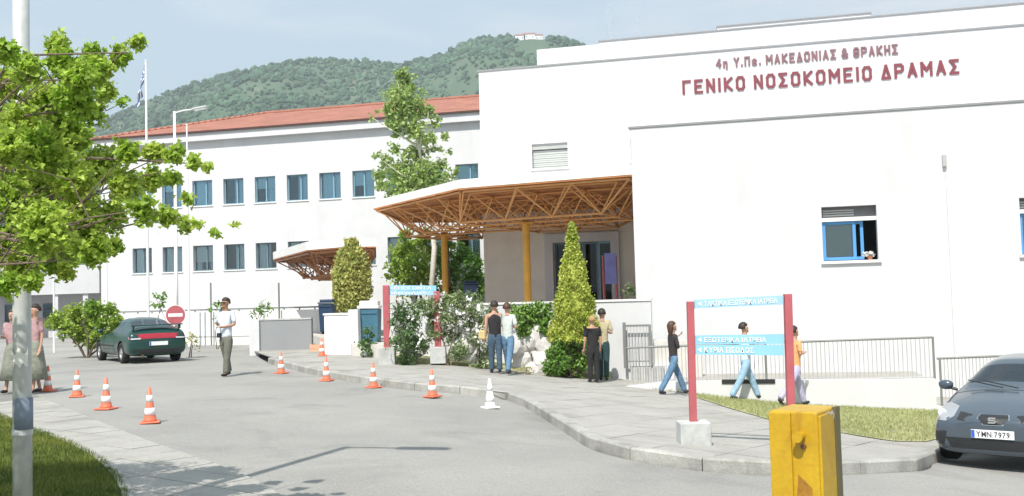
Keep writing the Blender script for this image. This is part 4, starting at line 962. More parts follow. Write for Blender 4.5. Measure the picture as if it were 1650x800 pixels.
pm = MB(); k = 9; vs = [(pb.x + math.cos(R(-150 + t * 15)) * .0705, pb.y + math.sin(R(-150 + t * 15)) * .0705) for t in range(k)]
for i in range(k - 1): pm.add([(*vs[i], z2_ + .02 * math.sin(i * 2.3)), (*vs[i + 1], z2_ + .02 * math.sin(i * 2.3 + 2.3)), (*vs[i + 1], z3_ + .03 * math.sin(i * 1.7 + 1.7)), (*vs[i], z3_ + .03 * math.sin(i * 1.7))], [(0, 1, 2, 3)])
pm.build('torn_notice', 'paper_torn', lp_)
def far_pole(px, ytop, D, label, r=.045, cat='pole', name='pole', grp='white poles before the long wing'):
    t = P(px, ytop, D); b = Vector((t.x, t.y, G(t.x, t.y))); rt = empty(name, b, label, cat, grp)
    MB().tube([b, (t.x, t.y, t.z)], [r, r * .7], 10).build('shaft', 'pole_white', rt); MB().lathe([(0, 0), (.05, .03), (.05, .06), (0, .09)], t, 8).build('finial', 'pole_white', rt); return rt, t
far_pole(86.5, 400, 38, 'white pole rising beside the grey annex, leftmost of the far poles')
far_pole(170.5, 330, 38, 'white pole at the left corner of the long wing')
fr, ft = far_pole(235, 100, 38, 'tall white flagpole with a limp blue and white striped flag', .055, 'flagpole', 'flagpole', None)
far_pole(301, 203, 40, 'bare white pole just right of the far lamp')
t = P(281, 180, 38); lamp_post((t.x, t.y, G(t.x, t.y)), t.z - G(t.x, t.y), .075, .045, (.75, -.1, .1), 'far white street lamp with short arm before the red roof', True)
# striped flag hanging in folds
fm = [MB(), MB()]; H_, W_ = 1.15, 1.75; nu, nv = 18, 22
def fpt(u, v): # u down the hoist, v along the fly
    x = -.05 - .05 * u - .26 * math.sin(v * 2.0) * (.35 + .65 * u) - .03 * math.sin(u * 12 + v * 9); y = .07 * math.sin(v * 13 + u * 4)
    return ft + Vector((x, y, -.12 - u * H_ * .55 - v * W_ * .62))
for i in range(nu):
    for j in range(nv):
        u, v = (i + .5) / nu, (j + .5) / nv; st = int(u * 9) % 2
        if u < 5 / 9 and v < .37: st = 1 if (abs(u - 2.5 / 9) < .5 / 9 or abs(v - .185) < .04) else 0
        fm[st].add([fpt(i / nu, j / nv), fpt((i + 1) / nu, j / nv), fpt((i + 1) / nu, (j + 1) / nv), fpt(i / nu, (j + 1) / nv)], [(0, 1, 2, 3)])
fg = empty('flag', ft, 'limp blue and white striped flag with a white cross hanging from the flagpole', 'flag')
fm[0].build('blue_cloth', 'flag_blue', fg, smooth=True); fm[1].build('white_cloth', 'flag_white', fg, smooth=True)
# traffic cones
def cone_proto(loc, label, pale=False):
    rt = empty('traffic_cone', loc, label, 'traffic cone', 'traffic cones on the road'); H = .50
    A, B = ('cone_orange', 'cone_white') if not pale else ('cone_white', 'cone_white')
    b = MB().box((0, 0, .015), (.27, .27, .03)).build('base', A, rt, world=False); bevel(b, .02)
    rr = lambda z: .088 - (.088 - .02) * (z - .03) / (H - .03)
    MB().lathe([(.10, .03), (.088, .05), (rr(.11), .11), (rr(H), H), (rr(H) * .6, H + .005)], n=20).build('body', A, rt, world=False, smooth=True)
    for z0, z1 in ((.115, .215), (.30, .395)): MB().lathe([(rr(z0) + .003, z0), (rr(z1) + .003, z1)], n=20).build('reflective_band', B, rt, world=False, smooth=True)
    return rt
cones = [(77, 634, 'orange and white traffic cone nearest the skirted woman, behind the lamp post'), (124, 643, 'second cone from the left in the left-hand row'), (171, 663, 'third cone from the left in the left-hand row'), (242, 685, 'nearest and largest traffic cone, at the right end of the left row'),
         (453, 605, 'far cone by the kerb below the grey parapet'), (526, 617, 'cone by the kerb before the white wall block'), (602, 628, 'cone by the kerb below the far direction sign'), (697, 643, 'cone by the kerb just left of the walking couple'), (519, 577, 'small cone on the pavement beside the orange plywood box')]
c0 = None
for i, (px, py, lb) in enumerate(cones):
    q = ground(px, py - 3, KH if i == 8 else .004)
    if c0 is None: c0 = cone_proto(q, lb); c = c0
    else: c = copy_tree(c0); c.location = q; c['label'] = lb
    c.rotation_euler = (R(rng.uniform(-1, 1)), R(rng.uniform(-1, 1)), rng.uniform(0, 1.5))
q = ground(790, 658, .004); cone_proto(q, 'all-white cone standing at the kerb bend by the pavement', True).rotation_euler.z = .4
# yellow barrier cabinet
bx0 = P(1305, 659, 4.9); zt = bx0.z; gz = G(bx0.x, bx0.y); bc = empty('barrier_cabinet', (bx0.x, bx0.y, gz), 'chipped yellow barrier cabinet in the foreground with a small knob', 'barrier')
th = R(54); X = Vector((math.cos(th), math.sin(th), 0)); Y = Vector((-math.sin(th), math.cos(th), 0)); Z = Vector((0, 0, 1)); sx, sy = .30, .235
ce = P(1316, 659, 4.75); ce.z = 0                     # the corner nearest the camera
cc = ce + X * sx / 2 + Y * sy / 2
lf = lambda u, z, o=0: ce + Y * (sy * (1 - u)) - X * o + Vector((0, 0, z))    # left, sunlit face: u 0..1 left to right
rf_ = lambda u, z, o=0: ce + X * (sx * u) - Y * o + Vector((0, 0, z))         # right, grazed face
bevel(MB().box((cc.x, cc.y, (zt + gz) / 2), (sx, sy, zt - gz), X=X, Y=Y, Z=Z).build('housing', 'barrier_yellow', bc), .010, 3)
fm_ = MB()
for a_, b_ in ((.0, .46),): fm_.box(lf((a_ + b_) / 2, (zt + gz) / 2 - .003, .008), (.016, sy * (b_ - a_), zt - gz - .008), X=X, Y=Y, Z=Z)
bevel(fm_.build('cover_plate', 'barrier_yellow', bc), .004)
bevel(MB().box(rf_(.36, (zt + gz) / 2 - .003, .006), (sx * .66, .014, zt - gz - .03), X=X, Y=Y, Z=Z).build('door', 'barrier_yellow', bc), .004)
MB().tube([lf(.66, zt - .115, 0), lf(.66, zt - .115, .05)], .021, 16).tube([lf(.66, zt - .115, .05), lf(.66, zt - .115, .062)], .026, 16).build('knob', 'barrier_yellow', bc)
MB().tube([lf(.70, zt - .165, 0), lf(.70, zt - .165, .012)], .013, 12).build('keyhole', 'rust', bc)
mat('brown_patch', (.30, .14, .012), .7, .25, 30)
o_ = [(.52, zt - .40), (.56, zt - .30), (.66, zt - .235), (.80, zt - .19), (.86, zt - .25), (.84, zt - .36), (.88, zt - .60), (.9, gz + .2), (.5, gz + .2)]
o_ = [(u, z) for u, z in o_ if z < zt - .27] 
sm = MB(); sm.add([lf(u, z, .0015) for u, z in o_] + [lf(u, z, .0) for u, z in o_], [tuple(range(len(o_)))]); sm.build('brown_patch', 'brown_patch', bc)  # thin brown patch low on the left face, below the knob

MB().box(rf_(.82, (zt + gz) / 2, .009), (sx * .20, .020, zt - gz + .004), X=X, Y=Y, Z=Z).build('rubber_strip', 'barrier_dark', bc)
ch_ = MB()
for u, z, w_, h_ in ((.40, .010, .10, .012), (.56, .014, .14, .018), (.66, .03, .05, .03), (.30, .008, .05, .008)): ch_.add([rf_(u - w_ / 2, zt - z - h_, .0142), rf_(u + w_ * .4, zt - z - h_ * .6, .0142), rf_(u + w_ / 2, zt - z + h_ * .3, .0142), rf_(u - w_ * .3, zt - z + h_ * .2, .0142)], [(0, 1, 2, 3)])
ch_.build('paint_chip', 'galvanised', bc)
MB().box((cc.x, cc.y, gz + .04), (sx + .12, sy + .12, .08), X=X, Y=Y, Z=Z).build('plinth', 'concrete', bc)

# ================================================================ TREES AND SHRUBS
def to_blobs(lst, D0, wob=.0, k=1.0, flat=1.0):
    o = []
    for i, b in enumerate(lst):
        px, py, r = b[:3]; D = b[3] if len(b) > 3 else D0 + wob * math.sin(i * 2.4); q = P(px, py, D); rr = r / FPX * D * k; o.append((q, (rr, rr * flat, rr)))
    return o
def twig(mb, a, b, r0, r1, bend=.08):
    a, b = Vector(a), Vector(b); L_ = (b - a).length; m1 = a.lerp(b, .35) + Vector(rng.normal(size=3)) * L_ * bend * .5 + Vector((0, 0, L_ * .04)); m2 = a.lerp(b, .7) + Vector(rng.normal(size=3)) * L_ * bend * .5
    mb.tube([a, m1, m2, b], [r0, r0 * .7 + r1 * .3, r0 * .35 + r1 * .65, r1], 6, cap=False)
# near maple, trunk just outside the picture
mbl = [(8, 85, 22), (12, 140, 30), (45, 112, 30), (92, 72, 20), (100, 105, 30), (130, 132, 32), (148, 84, 16), (160, 112, 24), (192, 90, 20), (220, 68, 12), (118, 165, 36), (72, 165, 38), (38, 200, 38), (12, 240, 34), (150, 182, 22), (60, 240, 44), (110, 215, 40), (172, 148, 18), (200, 165, 7), (165, 268, 34), (120, 290, 42), (62, 300, 48), (18, 320, 40), (208, 244, 22), (248, 246, 22), (282, 250, 17), (312, 262, 13), (336, 272, 7), (200, 296, 30), (242, 290, 22), (275, 288, 16), (230, 340, 26), (180, 348, 32), (130, 360, 42), (72, 372, 48), (20, 392, 40), (268, 350, 18), (298, 364, 13), (322, 362, 7), (350, 378, 5), (375, 360, 5), (150, 402, 30), (92, 415, 34), (40, 425, 34), (12, 462, 20), (108, 440, 16), (50, 455, 18), (300, 318, 9), (185, 400, 14)]
mbl += [(40, 300, 45), (90, 270, 42), (55, 375, 42), (20, 240, 40), (120, 330, 36)]
D_m = [5.9 + 1.5 * ((i * 0.618) % 1) for i in range(len(mbl))]
D_m[-5:] = [8.1, 8.3, 8.0, 8.0, 8.2]
mb_ = to_blobs([(a, b, c, D_m[i]) for i, (a, b, c) in enumerate(mbl)], 8)
mb_ += [(Vector((x, y, z)), (r, r, r)) for x, y, z, r in [(-4.6, 6.4, 3.2, .5), (-4.9, 7.2, 2.7, .5), (-5.2, 6.8, 3.7, .6), (-4.5, 7.2, 3.6, .4), (-4.1, 7.3, 2.6, .35), (-4.3, 6.6, 2.2, .4), (-4.7, 6.3, 2.3, .4), (-4.0, 7.7, 3.0, .3), (-5.3, 7.9, 3.0, .6), (-5.0, 7.4, 3.4, .5), (-5.8, 7.6, 2.8, .6), (-4.85, 7.9, 2.5, .42), (-5.4, 8.3, 2.5, .5), (-4.9, 7.0, 2.6, .4), (-5.4, 6.2, 2.8, .5), (-4.4, 7.9, 2.5, .3), (-4.6, 8.1, 3.2, .4), (-4.2, 6.0, 2.9, .4), (-5.1, 7.9, 3.2, .5)]]
tr_b = Vector((-4.75, 6.9, 0)); mr_ = empty('maple_tree', tr_b, 'bright green broadleaf tree reaching in from the left over the lamp post', 'tree')
tw_ = []; nfr = len(mbl); pts = np.concatenate([blob_points(mb_[:nfr], 8.0, .1, tw_, .036), blob_points(mb_[nfr:], 2.6, .4, None, .055)])
leaf_object('foliage', pts, .040, 'maple', 'leaf_maple', mr_, up=.35)
tb = MB(); tb.tube([tr_b, tr_b + Vector((.03, 0, .8)), tr_b + Vector((-.03, .02, 1.6)), tr_b + Vector((.02, 0, 2.4))], [.13, .105, .095, .08], 12); tb.build('trunk', 'bark', mr_, smooth=True)
f0 = tr_b + Vector((.0, 0, 1.9)); bb = MB()
limbs = [P(140, 130, 6.6), P(205, 85, 6.4), P(312, 264, 6.7), P(262, 350, 6.5), P(100, 420, 6.4), P(60, 200, 7.0), P(200, 300, 6.9), Vector((-5.2, 6.8, 3.7)), P(180, 350, 6.2), P(92, 85, 6.7)]
for l in limbs: twig(bb, f0 + Vector((0, 0, rng.uniform(0, .5))), l, .020, .004, .12)
for c, q_ in tw_[::9]:
    l = min(limbs, key=lambda l: (l - Vector(c)).length); s_ = f0.lerp(l, rng.uniform(.5, .95)); twig(bb, s_, q_, .006, .002, .12)
bb.build('branches', 'bark', mr_, fix=False)['kind'] = 'stuff'
# tall thin birch behind the canopy
bbl = [(650, 120, 12), (655, 140, 18), (640, 160, 22), (668, 165, 20), (625, 175, 14), (650, 190, 24), (690, 180, 10), (668, 210, 18), (640, 215, 10), (700, 195, 9), (690, 225, 12), (675, 245, 16), (655, 250, 10), (635, 240, 9), (620, 262, 12), (612, 285, 12), (640, 280, 18), (665, 285, 24), (690, 280, 22), (710, 265, 10), (718, 285, 12), (645, 305, 22), (675, 312, 24), (700, 305, 14), (615, 300, 10), (706, 240, 7), (716, 220, 6), (628, 200, 8), (600, 190, 4), (606, 252, 6), (725, 245, 4), (655, 330, 20), (690, 330, 20), (735, 278, 6)]
bt = P(688, 470, 42); bt.z = G(bt.x, bt.y); br = empty('birch_tree', bt, 'slender pale green birch rising behind the main canopy', 'tree')
tw_ = []; pts = blob_points(to_blobs(bbl, 42, .5, 1.3), 2.6, .2, tw_, .13); leaf_object('foliage', pts, .15, 'oval', 'leaf_birch', br)
m = MB(); tp = [bt, P(700, 400, 42), P(690, 320, 42), P(675, 240, 42), P(658, 170, 42), P(650, 115, 42)]; m.tube(tp, [.14, .11, .09, .06, .04, .02], 10); m.build('trunk', 'birch_bark', br, smooth=True)
m = MB()
for px, py in ((612, 285), (706, 240), (625, 175), (690, 180), (718, 285), (640, 215), (600, 190), (640, 130), (725, 245), (620, 262)):
    e = P(px, py, 42 + rng.uniform(-.6, .6)); k = min(tp[1:], key=lambda z: abs(z.z - (e.z - .9))); twig(m, k, e, .04, .012)
for c, q_ in tw_[::6]: twig(m, c, q_, .014, .006)
m.build('branches', 'birch_bark', br, fix=False)['kind'] = 'stuff'
def shrub(name, label, cat, blobs, D, wob, leaf, shape, size, dens, base_px, flat=.8, group=None, shell=.45, stems=5, stemr=.02, flowers=None, bark='bark', off=0.0):
    bl = to_blobs(blobs, D, wob, 1.0, flat); b = P(base_px[0], base_px[1], D); b.z = G(b.x, b.y) + off
    rt = empty(name, b, label, cat, group); pts = blob_points(bl, dens, shell, None, size)
    leaf_object('foliage', pts, size, shape, leaf, rt)
    m = MB(); sel = sorted(bl, key=lambda t: -t[0].z)[:stems * 2:2] or bl
    for c, r in sel[:stems]: twig(m, b + Vector((rng.uniform(-.06, .06), 0, 0)), c, stemr, stemr * .4, .15)
    m.build('stems', bark, rt, fix=False)['kind'] = 'stuff'
    if flowers:
        fp_ = blob_points([bl[i] for i in flowers], dens * .12, .95, None, size); fp_ = fp_ + np.array([0, -.08, .03]); leaf_object('blossoms', fp_, size * .9, 'oval', 'flower_white', rt)
    return rt
# trees under / behind the canopies
for i, (px, py, r, D, lb, bl) in enumerate([
    (668, 430, 0, 45.5, 'fresh green bushy tree seen below the left edge of the main canopy', [(650, 415, 26), (675, 400, 24), (668, 430, 30), (640, 440, 22), (690, 445, 22), (655, 462, 18), (700, 410, 18), (655, 380, 14), (690, 380, 14)]),
    (740, 430, 0, 46.5, 'darker green tree behind the left yellow column', [(720, 425, 24), (745, 412, 20), (762, 440, 20), (730, 450, 24), (765, 420, 14), (755, 462, 18), (775, 450, 12), (722, 395, 16), (700, 470, 18), (735, 475, 16), (770, 470, 14)])]):
    rt = shrub('broadleaf_tree', lb, 'tree', bl, D, .7, 'leaf_lime' if i == 0 else 'leaf_green', 'oval', .17, 4.5, (px, 500), .9, 'green trees behind the main canopy', stems=4, stemr=.09)
    bo2 = rt.location; MB().tube([bo2, bo2 + Vector((0, 0, 2.6))], [.13, .09], 8).build('trunk', 'birch_bark', rt)
def conifer(name, label, px, ytop, ybase, wpx, D, leaf, size, n, group=None, round_=False, below=0.0):
    t, b = P(px, ytop, D), P(px + 2, ybase, D); r = wpx / 2 / FPX * D; base = Vector((b.x, b.y, G(b.x, b.y) + KH)); rt = empty(name, base, label, 'conifer', group); H = t.z - b.z; pts = []; dirs = []
    for _ in range(n):
        h = rng.random() ** 1.25; a = rng.uniform(0, 6.283); prof = (1 - h) ** .95 * (1 + .10 * math.sin(h * 23 + a * 2)) if not round_ else math.sqrt(max(0, 1 - (h * 1.9 - .75) ** 2)) if h < .92 else .25
        rr = r * prof * rng.uniform(.55, 1.04) * (1 + .12 * mnoise.noise(Vector((math.cos(a) * 2.5, math.sin(a) * 2.5, h * 9)))); c = Vector((b.x + rr * math.cos(a), b.y + rr * math.sin(a), b.z + h * H))
        k = 8; pts.append(np.array(c) + rng.normal(size=(k, 3)) * size * .55); dirs.append(np.tile([math.cos(a) * .5, math.sin(a) * .5, 1.0], (k, 1)))
    leaf_object('foliage', np.concatenate(pts), size, 'tuft', leaf, rt, up=.1, dirs=np.concatenate(dirs))
    MB().tube([base, (b.x, b.y, b.z + H * .6), t], [.05, .03, .008], 8).build('trunk', 'bark', rt)
    m = MB().lathe([(r * .72, .03), (r * .62, H * .3), (r * .40, H * .6), (r * .1, H * .93)], (b.x, b.y, b.z), 12); m.build('inner_growth', leaf, rt)['kind'] = 'stuff'
    return rt
conifer('golden_conifer', 'tall cone-shaped golden yellow-green conifer before the entrance', 925, 362, 548, 82, 24.1, 'leaf_gold', .055, 4200)
conifer('round_conifer', 'blunt olive-yellow conifer before the small canopy', 566, 388, 500, 58, 30.0, 'leaf_olive', .08, 2200, round_=True)
# oleanders and bushes in the planted bank
shrub('oleander', 'oleander bush with white flowers left of the far sign post', 'shrub', [(648, 500, 18), (660, 525, 20), (645, 550, 18), (672, 555, 20), (655, 578, 16), (640, 520, 14), (676, 500, 14)], 24.6, .25, 'leaf_dark', 'narrow', .12, 9.0, (656, 600), group='oleanders in the bank', flowers=[0, 1, 3], off=KH)
shrub('oleander', 'oleander bush with white flowers between the far sign posts', 'shrub', [(690, 492, 16), (712, 488, 18), (735, 480, 14), (700, 515, 16), (722, 512, 20), (745, 500, 16), (728, 540, 20), (742, 565, 18), (700, 540, 14), (760, 478, 10)], 24.7, .25, 'leaf_oleander', 'narrow', .12, 9.0, (722, 600), group='oleanders in the bank', flowers=[1, 4, 5, 6], off=KH)
shrub('oleander', 'grey-green oleander just left of the walking couple', 'shrub', [(765, 500, 16), (778, 520, 16), (768, 545, 16), (785, 565, 15), (775, 585, 14), (790, 500, 12), (755, 520, 12)], 24.4, .2, 'leaf_oleander', 'narrow', .12, 9.0, (775, 603), group='oleanders in the bank', flowers=[0, 2], off=KH)
shrub('bush', 'fresh green bush rising above the boulders left of the golden conifer', 'shrub', [(850, 507, 20), (872, 500, 18), (836, 518, 17), (862, 524, 20), (882, 515, 14), (880, 532, 12), (828, 500, 10), (845, 535, 10)], 24.7, .2, 'leaf_green', 'oval', .085, 6, (860, 590), off=KH)
shrub('bush', 'low dense green bush at the pavement edge below the golden conifer', 'shrub', [(905, 562, 20), (925, 572, 22), (900, 585, 19), (928, 590, 20), (945, 580, 14), (890, 598, 12), (912, 600, 14), (938, 550, 10), (915, 540, 10), (890, 575, 14), (885, 592, 12), (900, 548, 12)], 23.9, .2, 'leaf_green', 'oval', .08, 6, (918, 610), off=KH)
shrub('bush', 'small straw-coloured tuft at the foot of the boulders', 'shrub', [(848, 593, 8), (858, 600, 8), (842, 601, 6)], 23.7, .1, 'leaf_olive', 'narrow', .11, 3, (850, 606), off=KH)
shrub('bush', 'dark green bush below the blue bin', 'shrub', [(592, 540, 13), (600, 558, 14), (590, 572, 12), (603, 578, 11), (585, 553, 9)], 27.6, .2, 'leaf_dark', 'oval', .10, 3, (596, 588), off=KH)
shrub('potted_plant', 'dark leafy plant by the corner of the terrace, right of the doors', 'plant', [(1016, 462, 8), (1022, 470, 7), (1012, 474, 6)], 28.0, .1, 'leaf_dark', 'oval', .10, 3, (1017, 486), off=.9)
shrub('hedge_bush', 'broad light green bush left of the green car', 'shrub', [(95, 515, 16), (120, 505, 17), (148, 500, 18), (175, 505, 16), (190, 520, 13), (105, 530, 16), (135, 525, 22), (165, 530, 20), (150, 552, 14), (172, 550, 12), (84, 522, 10), (128, 545, 10)], 33.0, .5, 'leaf_lime', 'oval', .12, 6.5, (140, 574), flat=1.0, stems=8, stemr=.04)
shrub('bush', 'thin bare-stemmed shrub between the green car and the no entry sign', 'shrub', [(303, 548, 6), (312, 553, 6), (308, 540, 4), (318, 556, 4)], 31.5, .1, 'leaf_olive', 'narrow', .14, 2.5, (306, 566))
shrub('small_tree', 'small sparse tree before the boundary wall, above the green car', 'tree', [(256, 485, 8), (263, 480, 6), (250, 478, 5), (258, 496, 7), (247, 490, 4)], 37.0, .1, 'leaf_green', 'oval', .14, 2, (256, 540), group='small trees by the boundary wall', stems=3)
shrub('small_tree', 'small leafy tree behind the head of the man in the white shirt', 'tree', [(347, 492, 8), (355, 500, 7), (342, 500, 5), (349, 512, 5)], 37.0, .1, 'leaf_green', 'oval', .14, 2, (349, 545), group='small trees by the boundary wall', stems=3)
shrub('small_tree', 'small round shrub above the grey parapet pillar', 'tree', [(416, 498, 7), (425, 500, 8), (421, 492, 6), (432, 503, 5), (411, 504, 4)], 35.0, .1, 'leaf_green', 'narrow', .2, 3, (421, 535), group='small trees by the boundary wall', stems=3)
# ================================================================ CARS
def evaluated(o):
    bpy.context.view_layer.update(); dg = bpy.context.evaluated_depsgraph_get(); return bpy.data.meshes.new_from_object(o.evaluated_get(dg))
def car(rt, st, glass_rules, paint, wheels, wr_, half, frontface=None):
    """st: stations (y, zlow, zbelt, ztop, w, wroof); returns BVH of the body in the car's own frame"""
    mb = MB(); rings = []
    for (y, zl_, zb_, zt_, w_, wf) in st:
        zm = zl_ + (zb_ - zl_) * .5
        h = [(0, zl_), (w_ * .6, zl_), (w_ * .93, zl_ + .03), (w_ * .99, zl_ + .16), (w_, zm), (w_ * .965, zb_), (wf, zt_ - .045), (wf * .55, zt_ - .008), (0, zt_)]
        ring = [(x, y, z) for x, z in h] + [(-x, y, z) for x, z in h[-2:0:-1]]; rings.append(ring)
    n = len(rings[0])
    for r in rings: mb.v += r
    for i in range(len(rings) - 1):
        for k in range(n):
            f = (i * n + k, i * n + (k + 1) % n, (i + 1) * n + (k + 1) % n, (i + 1) * n + k); seg = k if k < 8 else 15 - k
            mb.f.append(f); mb.m.append(glass_rules(i, seg))
    mb.f.append(tuple(range(n))); mb.m.append(0); mb.f.append(tuple((len(rings) - 1) * n + k for k in range(n))[::-1]); mb.m.append(0)
    o = mb.build('body_cage', [paint, 'glass_car', 'glass_car', 'glass_car', 'black_plastic'], None, fix=True)
    s = o.modifiers.new('s', 'SUBSURF'); s.levels = 2
    cut = []
    for (x, y) in wheels:
        c = MB().tube([(x - .16 if x > 0 else x + .16, y, wr_), (x + (.3 if x > 0 else -.3), y, wr_)], wr_ * 1.17, 28).build('cutter', 'black_plastic')
        b = o.modifiers.new('b', 'BOOLEAN'); b.operation = 'DIFFERENCE'; b.object = c; b.solver = 'EXACT'; cut.append(c)
        try: b.material_mode = 'TRANSFER'
        except Exception: pass
    me = evaluated(o)
    for c in cut: bpy.data.objects.remove(c)
    bpy.data.objects.remove(o)
    names = {0: 'body', 1: 'windscreen', 2: 'side_window', 3: 'rear_window'}; bvh = None
    bm = bmesh.new(); bm.from_mesh(me); bvh = BVHTree.FromBMesh(bm); mats = [m_.name for m_ in me.materials]
    for idx in range(4):
        b2 = bm.copy(); keep = lambda f: (f.material_index == idx) or (idx == 0 and f.material_index > 3)
        bmesh.ops.delete(b2, geom=[f for f in b2.faces if not keep(f)], context='FACES')
        if len(b2.faces):
            if idx: 
                for f in b2.faces: f.material_index = 0
            m2 = bpy.data.meshes.new(names[idx]); b2.to_mesh(m2)
            for q in ([me.materials[0], MT['glass_car'], MT['glass_car'], MT['glass_car'], MT['black_plastic']] if idx == 0 else [MT['glass_car']]): m2.materials.append(q)
            m2.polygons.foreach_set('use_smooth', [True] * len(m2.polygons)); link(names[idx], m2, rt)
        b2.free()
    bm.free()
    # wheels
    wm = None
    for (x, y) in wheels:
        sx = 1 if x > 0 else -1; w_ = .19
        prof = [(wr_ * .62, -w_ / 2), (wr_ * .93, -w_ / 2), (wr_, -w_ / 2 + .03), (wr_, w_ / 2 - .03), (wr_ * .93, w_ / 2), (wr_ * .62, w_ / 2)]
        ty = MB(); vs = []
        nn = 28
        for r, d in prof: vs += [(d, r * math.cos(2 * math.pi * k / nn), r * math.sin(2 * math.pi * k / nn)) for k in range(nn)]
        ty.add(vs, [(i * nn + k, i * nn + (k + 1) % nn, ((i + 1) % 6) * nn + (k + 1) % nn, ((i + 1) % 6) * nn + k) for i in range(6) for k in range(nn)])
        t_ = ty.build('wheel', 'tyre', rt, world=False, smooth=True); t_.location = (x, y, wr_)
        rm = MB(); rm.tube([(sx * .02, 0, 0), (sx * (w_ / 2 - .02), 0, 0)], wr_ * .17, 12)
        for k in range(7):
            a = 2 * math.pi * k / 7; d = Vector((0, math.cos(a), math.sin(a))); rm.box(d * wr_ * .38 + Vector((sx * (w_ / 2 - .045), 0, 0)), (.03, wr_ * .5, .045), X=Vector((1, 0, 0)), Y=d, Z=Vector((1, 0, 0)).cross(d))
        vs = []; 
        for r, d in ((wr_ * .55, .0), (wr_ * .63, w_ / 2 - .01), (wr_ * .67, w_ / 2 - .005), (wr_ * .67, 0)): vs += [(sx * d, r * math.cos(2 * math.pi * k / nn), r * math.sin(2 * math.pi * k / nn)) for k in range(nn)]
        rm.add(vs, [(i * nn + k, i * nn + (k + 1) % nn, (i + 1) * nn + (k + 1) % nn, (i + 1) * nn + k) for i in range(3) for k in range(nn)])
        rm.build('rim', 'rim', t_, world=False)
    # cabin floor and seats give the glass something behind it
    MB().box((0, -.1, .35), (half * 1.7, 2.6, .06)).build('cabin_floor', 'black_plastic', rt, world=False)
    for x in (-.36, .36):
        for y in (.25, -.62): bevel(MB().box((x, y, .52), (.48, .5, .14)).box((x, y - .26, .80), (.46, .13, .52)).box((x, y - .28, 1.12), (.26, .1, .16)).build('seat', 'cloth_black', rt, world=False), .04)
    return bvh
def patch(bvh, outline, side, off, name, m, rt, th=.012, rings=3):
    """outline in (u,z), projected on the body along the car axis; side: 'f' front, 'r' rear, 'L' left, 'R' right"""
    def hit(u, z):
        if side in 'fr':
            sg = 1 if side == 'f' else -1; h = bvh.ray_cast(Vector((u, 4 * sg, z)), Vector((0, -sg, 0)))
            p = h[0] if h[0] else Vector((u, 1.6 * sg, z)); nrm = Vector((0, sg, 0)) if not h[1] else (h[1] if h[1].y * sg > 0 else -h[1]); return p + nrm * off
        sg = 1 if side == 'R' else -1; h = bvh.ray_cast(Vector((3 * sg, u, z)), Vector((-sg, 0, 0))); p = h[0] if h[0] else Vector((.8 * sg, u, z)); return p + Vector((sg, 0, 0)) * off
    # densify the outline, then rings to the centroid
    ol = []
    for a, b in zip(outline, outline[1:] + outline[:1]):
        k = max(1, int(math.hypot(b[0] - a[0], b[1] - a[1]) / .06)); ol += [(a[0] + (b[0] - a[0]) * q / k, a[1] + (b[1] - a[1]) * q / k) for q in range(k)]
    cu = (sum(p[0] for p in ol) / len(ol), sum(p[1] for p in ol) / len(ol)); mb = MB(); n = len(ol); vs = []
    ins = Vector((0, -1 if side == 'f' else 1, 0)) if side in 'fr' else Vector((-1 if side == 'R' else 1, 0, 0))
    first = [hit(*p) for p in ol]; vs += [p + ins * (th + off + .02) for p in first]
    for r in range(rings): t = r / rings; vs += [hit(p[0] + (cu[0] - p[0]) * t, p[1] + (cu[1] - p[1]) * t) for p in ol]
    vs.append(hit(*cu)); fs = []
    for r in range(rings): fs += [(r * n + k, r * n + (k + 1) % n, (r + 1) * n + (k + 1) % n, (r + 1) * n + k) for k in range(n)]
    fs += [(rings * n + k, rings * n + (k + 1) % n, len(vs) - 1) for k in range(n)]
    mb.add(vs, fs); return mb.build(name, m, rt, world=False, smooth=False)
def mirror(ol): return [(-a, b) for a, b in ol][::-1]
def plate(rt, y, z, sgn, text, w_=.52, h=.11):
    p = MB().box((0, y, z), (w_, .02, h)).build('number_plate', 'plate_white', rt, world=False)
    X = -1 if sgn > 0 else 1                        # reading direction seen from outside
    MB().box((-X * w_ * .455, y + sgn * .011, z), (w_ * .08, .004, h * .9)).build('blue_band', 'plate_blue', p, world=False)
    size = h * .95; x = 0; acc = MB(); items = []
    for ch in text:
        if ch == ' ': x += .03; continue
        me, a, b = glyph(ch, size, .001, .0015); items.append((me, a, x)); x += (b - a) + .011
    if not items: return
    k = w_ * .80 / x
    for me, a, px in items: acc.add([((-w_ * .38 + (px - a + v.co.x) * k) * X, y + sgn * (.0125 + v.co.z), z - h * .33 + v.co.y) for v in me.vertices], [tuple(q.vertices) for q in me.polygons])
    acc.build('lettering', 'plate_text', p, world=False, fix=False)
def seam(bvh, pts, side, name, rt, r=.005):
    out_ = []
    for a, b in zip(pts, pts[1:]):
        for q in range(8):
            u, z = a[0] + (b[0] - a[0]) * q / 8, a[1] + (b[1] - a[1]) * q / 8
            if side in 'LR': sg = 1 if side == 'R' else -1; h = bvh.ray_cast(Vector((3 * sg, u, z)), Vector((-sg, 0, 0)))
            else: h = bvh.ray_cast(Vector((u, z, 3)), Vector((0, 0, -1)))
            if h[0]: out_.append(h[0])
    if len(out_) > 2: MB().tube(out_, r, 5).build(name, 'black_plastic', rt, world=False)
